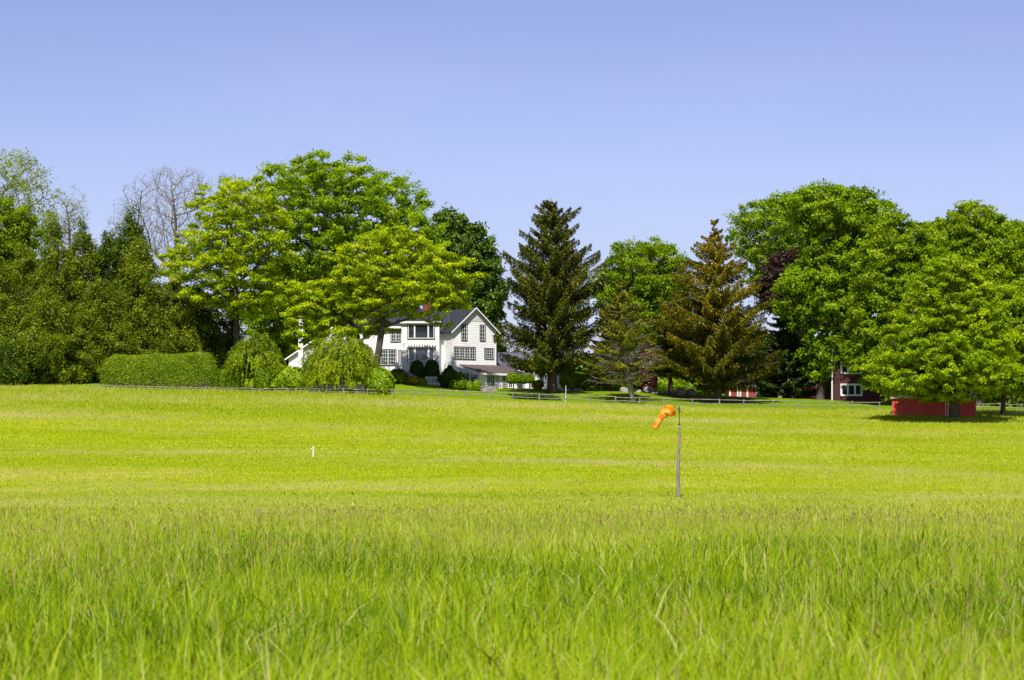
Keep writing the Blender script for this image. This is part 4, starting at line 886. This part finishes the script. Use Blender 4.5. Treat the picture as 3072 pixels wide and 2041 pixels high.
def steps():
    r = root('stone_steps', (W(1230, 0, 286)[0], 286, zgf(W(1230, 0, 286)[0], 286)), 'sloping stone stair wall descending from the house door to the lawn', 'steps')
    a = W(1188, 1104, 292.5); b = W(1266, 1146, 290.5); m = MB(); n = 12
    for k in range(n):
        p = a+(b-a)*k/n; q = a+(b-a)*(k+1)/n; m.prism([(p[0], p[1], p[2]), (q[0], q[1], p[2]-.03*k/n), (q[0], q[1], p[2]-.75), (p[0], p[1], p[2]-.75)], (.2, .5, 0))
    m.build('side_wall', M['stone'], r); m = MB()
    for k in range(n):
        p = a+(b-a)*k/n; q = a+(b-a)*(k+1)/n; m.prism([(p[0], p[1], p[2]+.003), (q[0], q[1], p[2]+.003), (q[0], q[1], p[2]+.10), (p[0], p[1], p[2]+.12)], (.3, .8, 0))
    m.build('cap_stone', M['boulder'], r)
steps()
def lattice():
    m = MB(); D = 292; a = W(1276, 1130, D); b = W(1318, 1152, D); x = a[0]
    while x < b[0]: m.box((x, D, b[2]-.2), (.07, 0, 0), (0, .03, 0), (0, 0, a[2]-b[2]+.2)); x += .16
    for z in (b[2]+.05, a[2]-.1): m.box((a[0], D+.032, z), (b[0]-a[0], 0, 0), (0, .03, 0), (0, 0, .06))
    tag(m.build('picket_screen', M['white_trim']), 'low white picket screen under the bay beside the ball bushes', 'screen')
    r = root('white_planter', W(1190, 1102, 291), 'small white urn at the head of the stone steps', 'urn'); c = W(1190, 1102, 291); m = MB()
    m.tube([c+np.array([0, 0, z]) for z in (-.4, 0, .2, .45, .5, .55)], [.18, .19, .30, .32, .22, .10], 14); m.build('body', M['white_trim'], r, True)
    m = MB(); m.tube([c+np.array([0, 0, z]) for z in (.55, .6, .7)], [.12, .14, .04], 10); m.build('lid', M['white_trim'], r)
lattice()
def boulder(label, x0, y0, x1, y1, D, seed, mat='boulder'):
    a = W(x0, y0, D); b = W(x1, y1, D); r = np.random.default_rng(seed); cx = (a[0]+b[0])/2; hw = (b[0]-a[0])/2; zb = zgf(cx, D)-.15; H = a[2]-zb
    import bmesh
    bm = bmesh.new(); bmesh.ops.create_icosphere(bm, subdivisions=3, radius=1.)
    cuts = [(r.normal(size=3), r.uniform(.62, .92)) for _ in range(11)]
    for v in bm.verts:
        p = np.array(v.co)
        for n, d in cuts:
            n = n/np.linalg.norm(n); k = p@n
            if k > d: p = p-n*(k-d)
        p = p+r.normal(size=3)*.018; v.co = (cx+p[0]*hw*1.05, D+p[1]*hw*.8, zb+H*.42+p[2]*H*.62)
    me = bpy.data.meshes.new('boulder'); bm.to_mesh(me); bm.free(); me.materials.append(M[mat]); o = bpy.data.objects.new('boulder', me); link(o)
    c = Vector((cx, D, zb)); me.transform(__import__('mathutils').Matrix.Translation(-c)); o.location = c
    tag(o, label, 'boulder', 'boulders along the lawn edge')
boulder('flat grey boulder just right of the tall spruce trunk', 1668, 1166, 1712, 1182, 292, 1)
boulder('squat grey boulder second to the right of the tall spruce trunk', 1718, 1165, 1752, 1180, 293, 2)
boulder('small pale boulder left of the half dead spruce trunk', 1860, 1160, 1886, 1180, 293, 3)
boulder('pale boulder just right of the half dead spruce trunk', 1907, 1168, 1928, 1184, 294, 4)
boulder('white flat boulder lying highest in the boulder row', 1930, 1160, 1960, 1184, 296, 5)
boulder('low whitish boulder in front of the higher white one', 1948, 1172, 1984, 1186, 292, 6)
boulder('wide brownish boulder left of the dark overhanging one', 1988, 1168, 2028, 1188, 292, 7)
boulder('dark sharp edged boulder with shaded front in the boulder row', 2025, 1163, 2060, 1188, 291, 8)
boulder('pinkish boulder at the right end of the boulder row', 2055, 1166, 2090, 1186, 292, 9)

# ---------------------------------------------------------------- barns
def big_barn():
    D = 292; x0 = W(2495, 0, D)[0]; x1 = W(2640, 0, D)[0]; zb = zgf(x0, D)-.3; ze = W(0, 1050, D)[2]; zr = W(0, 1010, D)[2]
    R = root('red_barn', ((x0+x1)/2, D, zb), 'dark red two storey barn with white windows half hidden by trees', 'barn'); pl = Plane(x0, D, 0); w = x1-x0
    m = MB(); m.box(pl.p(0, zb), pl.u*w, (0, 8, 0), (0, 0, ze-zb))
    for sx in (0, w-.2): m.prism([pl.p(sx, ze), pl.p(sx, ze, -8), pl.p(sx, zr, -4)], pl.u*.2)
    m.build('wall', M['barn_dark'], R)
    m = MB(); k = (zr-ze)/4
    m.prism([pl.p(-.3, ze-k*.4, .4), pl.p(-.3, zr, -4), pl.p(-.3, zr+.12, -4), pl.p(-.3, ze-k*.4+.12, .4)], pl.u*(w+.6)); m.prism([pl.p(-.3, ze-k*.4, -8.4), pl.p(-.3, ze-k*.4+.12, -8.4), pl.p(-.3, zr+.12, -4), pl.p(-.3, zr, -4)], pl.u*(w+.6)); m.build('roof', M['shingle'], R)
    m = MB(); fbox(m, pl, -.03, .12, zb, ze-.2, 0, .04); m.build('corner_board', M['white_trim'], R)
    for y0, y1 in ((1086, 1122), (1151, 1188)):
        window(R, pl, (2521, y0, 2587, y1), 3, 1, 1, casing='white_trim', cw=.13, splits=[0, .32, .68, 1], nrail=False, sashw=.10)
big_barn()
def shed():
    D = 262; x0 = W(2676, 0, D)[0]; x1 = W(2928, 0, D)[0]; zb = min(zgf(x0, D), W(0, 1242, D)[2])-.2; ze = W(0, 1193, D)[2]; zr = W(0, 1170, D+3)[2]
    R = root('red_shed', ((x0+x1)/2, D, zb), 'long low bright red shed with pale metal roof under the broad tree', 'shed'); pl = Plane(x0, D, -10); w = pl.hit(2928, 1200)[0]
    m = MB(); m.box(pl.p(0, zb), pl.u*w, tuple(-pl.n*6), (0, 0, ze-zb))
    for sx in (0, w-.15): m.prism([pl.p(sx, ze), pl.p(sx, ze, -6), pl.p(sx, zr-.05, -3)], pl.u*.15)
    m.build('wall', M['barn_red'], R)
    m = MB(); k = (zr-ze)/3
    m.prism([pl.p(-.15, ze-k*.25, .25), pl.p(-.15, zr, -3), pl.p(-.15, zr+.06, -3), pl.p(-.15, ze-k*.25+.06, .25)], pl.u*(w+.3)); m.prism([pl.p(-.15, ze-k*.25, -6.25), pl.p(-.15, ze-k*.25+.06, -6.25), pl.p(-.15, zr+.06, -3), pl.p(-.15, zr, -3)], pl.u*(w+.3)); m.build('roof', M['tin_roof'], R)
    a0, _ = pl.hit(2836, 1220); a1, _ = pl.hit(2850, 1220); m = MB()
    for a in (a0, (a0+a1)/2, a1): fbox(m, pl, a, a+.07, zb, ze-.25, 0, .04)
    fbox(m, pl, a0, a1+.07, ze-.25, ze-.18, 0, .045); m.build('door_frame', M['white_trim'], R)
shed()
def far_red():
    D = 322; x0 = W(2185, 0, D)[0]; x1 = W(2262, 0, D)[0]; z0 = zgf(x0, D)-.3; zt = W(0, 1160, D)[2]
    R = root('red_outbuilding', (x0, D, z0), 'small red outbuilding with white door posts seen under the bronze spruce', 'outbuilding'); pl = Plane(x0, D, 0); w = x1-x0
    m = MB(); m.box(pl.p(0, z0), pl.u*w, (0, 5, 0), (0, 0, zt-z0)); m.build('wall', M['barn_faded'], R)
    m = MB()
    for xs_ in (2188, 2211, 2219, 2240): a, _ = pl.hit(xs_, 1170); fbox(m, pl, a, a+.2, z0, zt-.1, 0, .06)
    m.build('door_post', M['white_trim'], R)
    m = MB(); m.prism([pl.p(-.3, zt-.1, .5), pl.p(-.3, zt+1.2, -2.5), pl.p(-.3, zt+1.3, -2.5), pl.p(-.3, zt+.0, .5)], pl.u*(w+.6)); m.prism([pl.p(-.3, zt-.1, -5.5), pl.p(-.3, zt, -5.5), pl.p(-.3, zt+1.3, -2.5), pl.p(-.3, zt+1.2, -2.5)], pl.u*(w+.6)); m.build('roof', M['shingle'], R)
    D = 320; x0 = W(2375, 0, D)[0]; x1 = W(2450, 0, D)[0]; z0 = zgf(x0, D)-.3; zt = W(0, 1160, D)[2]
    R = root('red_outbuilding', (x0, D, z0), 'small plain red outbuilding seen low behind the twin trunks left of the dark barn', 'outbuilding'); pl = Plane(x0, D, 0); w = x1-x0
    m = MB(); m.box(pl.p(0, z0), pl.u*w, (0, 5, 0), (0, 0, zt-z0)); m.build('wall', M['barn_faded'], R); m = MB(); fbox(m, pl, 0, .2, z0, zt-.1, 0, .05); fbox(m, pl, w-.2, w, z0, zt-.1, 0, .05); m.build('corner_board', M['white_trim'], R)
    m = MB(); m.prism([pl.p(-.3, zt-.1, .5), pl.p(-.3, zt+1.2, -2.5), pl.p(-.3, zt+1.3, -2.5), pl.p(-.3, zt, .5)], pl.u*(w+.6)); m.prism([pl.p(-.3, zt-.1, -5.5), pl.p(-.3, zt, -5.5), pl.p(-.3, zt+1.3, -2.5), pl.p(-.3, zt+1.2, -2.5)], pl.u*(w+.6)); m.build('roof', M['shingle'], R)
far_red()

# ---------------------------------------------------------------- rail fence
def fence(name, label, posts, D, group=None, rails=2, ph=1.02, mat='rail', Dfun=None):
    x_mid = W(posts[len(posts)//2], 0, D)[0]; R = root(name, (x_mid, D, zgf(x_mid, D)), label, 'fence', group); pts = []
    for x in posts:
        d = Dfun(x) if Dfun else D; X = W(x, 0, d)[0]; pts.append(np.array([X, d, zgf(X, d)]))
    rr = random.Random(3)
    for p in pts:
        m = MB(); lo = min(1, max(.52, .74+(p[0]+20)/50)) if p[0] < 0 else 1; h = ph*lo*rr.uniform(.93, 1.08); dx = rr.uniform(-.04, .04); m.tube([p+np.array([0, 0, -.2]), p+np.array([dx*.5, 0, h*.6]), p+np.array([dx, 0, h])], [.085, .08, .07], 7); m.build('post', M[mat], R)
    for a, b in zip(pts[:-1], pts[1:]):
        for k in range(rails):
            z = (.93, .48)[k]*ph/1.02*(min(1, max(.52, .74+(a[0]+20)/50)) if a[0] < 0 else 1); j = [rr.uniform(-.05, .05) for _ in range(3)]; m = MB(); e = (b-a)/np.linalg.norm(b-a)*.12
            m.tube([a-e+np.array([0, -.02, z+j[0]]), (a+b)/2+np.array([0, 0, z-.03+j[1]]), b+e+np.array([0, .02, z+j[2]])], [.05, .062, .045], 6); m.build('rail', M[mat], R)
xsr = [276, 345, 417, 480, 548, 617, 686, 756, 825, 888, 960, 1030, 1102, 1176, 1248, 1321, 1396, 1468, 1540, 1618, 1693, 1770, 1847, 1919, 1991, 2077, 2158, 2232, 2318, 2399, 2479, 2557, 2639]
fence('rail_fence', 'weathered split rail fence running along the far edge of the meadow', xsr, 272)
fence('rail_fence', 'dark shaded rail fence piece right of the red shed', [2935, 3000, 3065, 3130], 277)
sk = MB(); p = W(1697, 1190, 272.4); sk.tube([(p[0], 272.4, p[2]-.8), (p[0]+.03, 272.4, W(0, 1157, 272.4)[2])], [.04, .03], 7)
tag(sk.build('stake', M['white_trim']), 'tall thin pale stake standing at a fence post right of the spruce', 'stake')

# ---------------------------------------------------------------- marker in the meadow
def solve_D(xs_, ys_, lo=100, hi=270):
    for _ in range(50):
        mid = (lo+hi)/2; X = W(xs_, 0, mid)[0]; row = HZ-FPX*zgf(X, mid)/mid
        if row*3 > ys_: lo = mid
        else: hi = mid
    return mid
D = solve_D(939, 1372); p = W(939, 1372, D); q = W(940, 1338, D); R = root('field_marker', p, 'short white marker post with a curled top standing alone in the meadow', 'marker post')
m = MB(); m.tube([(p[0], D, p[2]-.2), ((p[0]+q[0])/2, D, (p[2]+q[2])/2), (q[0], D, q[2])], [.048, .046, .044], 10); m.build('post', M['white_trim'], R)
m = MB(); m.tube([(q[0]-.04, D-.06, q[2]-.12), (q[0]-.16, D-.06, q[2]-.25), (q[0]-.17, D-.06, q[2]-.36)], [.02, .035, .015], 6); m.build('flap', M['white_trim'], R)

# ---------------------------------------------------------------- windsock
def windsock():
    D = 141.; m_o, nt, out = new_mat('orange_nylon'); N = nt.nodes; L = nt.links
    tc = N.new('ShaderNodeTexCoord'); no = N.new('ShaderNodeTexNoise'); no.inputs['Scale'].default_value = 2.2; L.new(tc.outputs['Object'], no.inputs['Vector'])
    r = ramp(nt, [(.33, (.80,.17,.008)), (.5, (.95,.36,.015)), (.68, (1,.60,.12))]); L.new(no.outputs['Fac'], r.inputs[0]); d = N.new('ShaderNodeBsdfDiffuse'); t = N.new('ShaderNodeBsdfTranslucent'); L.new(r.outputs[0], d.inputs[0]); L.new(r.outputs[0], t.inputs[0])  # pale yellow end paints sun glowing through the cloth into its colour
    mx = N.new('ShaderNodeMixShader'); mx.inputs[0].default_value = .4; L.new(d.outputs[0], mx.inputs[1]); L.new(t.outputs[0], mx.inputs[2]); L.new(mx.outputs[0], out.inputs[0])
    base = W(2033, 1500, D); zb = zgf(base[0], D); R = root('windsock', (base[0], D, zb), 'orange windsock hanging limp on a tall weathered wooden pole', 'windsock')
    m = MB(); top = W(2038, 1276, D); n = 26; P = []; rad = []
    rr = random.Random(5)
    for i in range(n+1):
        s = i/n; P.append((base[0]+(top[0]-base[0])*s+.012*math.sin(s*9), D+.01*math.sin(s*14), zb-.3+(top[2]-zb+.3)*s)); rad.append(.135-.062*s+rr.uniform(-.004, .004))
    m.tube(P, rad, 14); m.build('wooden_pole', M['pole'], R, True)
    m = MB(); t0 = top; t1 = W(2038.5, 1217, D); zz = [t0[2]-.4, t0[2]+.15, W(0, 1240, D)[2], W(0, 1236, D)[2], W(0, 1222, D)[2], t1[2]]
    m.tube([(t0[0], D, z) for z in zz], [.032, .028, .028, .055, .05, .01], 10); m.tube([(t0[0], D, t0[2]+.02), (t0[0], D, t0[2]+.1)], [.07, .07], 10); m.build('metal_rod', M['steel'], R)
    # mouth hoop held by a swivel arm
    mc = W(2020, 1231, D); mr = .31; ax = np.array([.93, .25, .22]); ax /= np.linalg.norm(ax); u = np.cross(ax, [0, 1, 0]); u /= np.linalg.norm(u); w = np.cross(ax, u)
    ring = [mc+mr*(math.cos(a)*u+math.sin(a)*w) for a in np.linspace(0, 2*PI, 25)]
    m = MB(); m.tube(ring, .014, 6, False); m.tube([ring[6], (t0[0], D, mc[2]+.05), ring[18]], .012, 5, False); m.tube([ring[0], (t0[0], D, mc[2]+.05)], .012, 5, False); m.build('hoop', M['steel'], R)
    path = [(2020, 1231, .31), (2012, 1231, .33), (2003, 1234, .31), (1995, 1239, .27), (1988, 1245, .22), (1982, 1252, .175), (1977, 1262, .17), (1971, 1273, .165), (1963, 1286, .155)]
    K = 28; vs = []; pts = [W(a, b, D) for a, b, _ in path]; sub = []
    for i in range(len(path)-1):
        for k in range(5): s = k/5; sub.append((pts[i]*(1-s)+pts[i+1]*s, path[i][2]*(1-s)+path[i+1][2]*s))
    sub.append((pts[-1], path[-1][2])); ns = len(sub); rg = np.random.default_rng(9); ph = rg.uniform(0, 6.28, 6)
    for i, (c, r0) in enumerate(sub):
        d_ = sub[min(i+1, ns-1)][0]-sub[max(i-1, 0)][0]; d_ = -d_/np.linalg.norm(d_); f = min(1, i/6); d_ = d_*f+ax*(1-f); d_ /= np.linalg.norm(d_)
        u2 = np.cross(d_, [0, 1, 0]); u2 /= np.linalg.norm(u2); w2 = np.cross(d_, u2)
        s = i/ns
        for k in range(K):
            a = 2*PI*k/K; cr = 1+.06*math.sin(5*a+ph[0]+s*6)+.07*math.sin(s*30+2*a+ph[1])*(s < .62)+.09*math.sin(3*a+s*16+ph[2])*(s < .6)+.03*math.sin(7*a+s*11+ph[3])
            if .08 < s < .55 and math.cos(a-2.4) > .3: cr -= .10*math.sin(s*22)
            ccen = c.copy(); vs.append(ccen+r0*cr*(math.cos(a)*u2+math.sin(a)*w2*.85)+(ax*.10*math.sin(a*3+1) if i == 0 else 0))
    fs = [(i*K+k, i*K+(k+1) % K, (i+1)*K+(k+1) % K, (i+1)*K+k) for i in range(ns-1) for k in range(K)]
    so = mk('sock', vs, fs, m_o, R, True); md = so.modifiers.new('cloth', 'SOLIDIFY'); md.thickness = .006
    m = MB(); c = W(1981.5, 1255, D); d_ = np.array(pts[6]-pts[4]); d_ /= np.linalg.norm(d_); u2 = np.cross(d_, [0, 1, 0]); u2 /= np.linalg.norm(u2); w2 = np.cross(d_, u2)
    m.tube([c+.19*(math.cos(a)*u2+math.sin(a)*w2*.9) for a in np.linspace(0, 2*PI, 25)], .012, 5, False); m.build('seam', solid('rust_thread', (.35,.08,.01)), R)
windsock()

# ---------------------------------------------------------------- light, sky, camera
SUN_EL, SUN_AZ = math.radians(54), math.radians(-172)   # azimuth from +Y clockwise: behind and to the left of the viewer
sd = Vector((math.sin(SUN_AZ)*math.cos(SUN_EL), math.cos(SUN_AZ)*math.cos(SUN_EL), math.sin(SUN_EL)))
sl = bpy.data.lights.new('sun', 'SUN'); sl.energy = 5.0; sl.angle = math.radians(.53); sl.color = (1, .95, .86)
so = bpy.data.objects.new('sun', sl); so.rotation_euler = sd.to_track_quat('Z', 'Y').to_euler(); so.location = sd*100; link(so)
wd = bpy.data.worlds.new('World'); S.world = wd; wd.use_nodes = True; nt = wd.node_tree; N = nt.nodes; L = nt.links
bg = N['Background']; sky = N.new('ShaderNodeTexSky'); sky.sky_type = 'NISHITA'; sky.sun_disc = False; sky.sun_elevation = SUN_EL; sky.sun_rotation = SUN_AZ
sky.air_density = 1.0; sky.dust_density = .3; sky.ozone_density = 2.5; sky.altitude = 200
# thin high veil: slow variation of the sky itself
geo = N.new('ShaderNodeTexCoord'); mp = N.new('ShaderNodeMapping'); mp.inputs['Scale'].default_value = (1.5, 1.5, 6); L.new(geo.outputs['Generated'], mp.inputs[0])
no = N.new('ShaderNodeTexNoise'); no.inputs['Scale'].default_value = 1.6; no.inputs['Detail'].default_value = 3; L.new(mp.outputs[0], no.inputs[0])
tr = ramp(nt, [(.3, (1.06,.87,1.01)), (.7, (1.25,.965,1.07))]); L.new(no.outputs['Fac'], tr.inputs[0])
mx = N.new('ShaderNodeMix'); mx.data_type = 'RGBA'; mx.blend_type = 'MULTIPLY'; mx.inputs[0].default_value = 1
L.new(sky.outputs[0], mx.inputs[6]); L.new(tr.outputs[0], mx.inputs[7]); sz = N.new('ShaderNodeSeparateXYZ'); L.new(geo.outputs['Generated'], sz.inputs[0])
el = ramp(nt, [(0, (.70,.74,.84)), (.085, (.79,.84,.885)), (.13, (.87,.905,.96)), (.205, (.81,.83,.91)), (.4, (.85,.85,.92))]); L.new(sz.outputs['Z'], el.inputs[0])
mz = N.new('ShaderNodeMix'); mz.data_type = 'RGBA'; mz.blend_type = 'MULTIPLY'; mz.inputs[0].default_value = 1; L.new(mx.outputs[2], mz.inputs[6]); L.new(el.outputs[0], mz.inputs[7])
L.new(mz.outputs[2], bg.inputs['Color']); bg.inputs['Strength'].default_value = .10

cam = bpy.data.cameras.new('camera'); co = bpy.data.objects.new('camera', cam); link(co); S.camera = co
co.location = (0, 0, 0); co.rotation_euler = (PI/2, 0, 0); cam.sensor_width = 36; cam.lens = FPX/1024*36; cam.shift_y = (HZ-340)/1024
cam.clip_start = .1; cam.clip_end = 6000; cam.dof.use_dof = True; cam.dof.focus_distance = 190; cam.dof.aperture_fstop = 3.4
S.view_settings.view_transform = 'Standard'; S.view_settings.look = 'None'; S.view_settings.exposure = .42; S.view_settings.gamma = 1
S.render.resolution_x = 1024; S.render.resolution_y = 680
S.cycles.max_bounces = 12; S.cycles.diffuse_bounces = 8; S.cycles.transmission_bounces = 10; S.cycles.transparent_max_bounces = 4
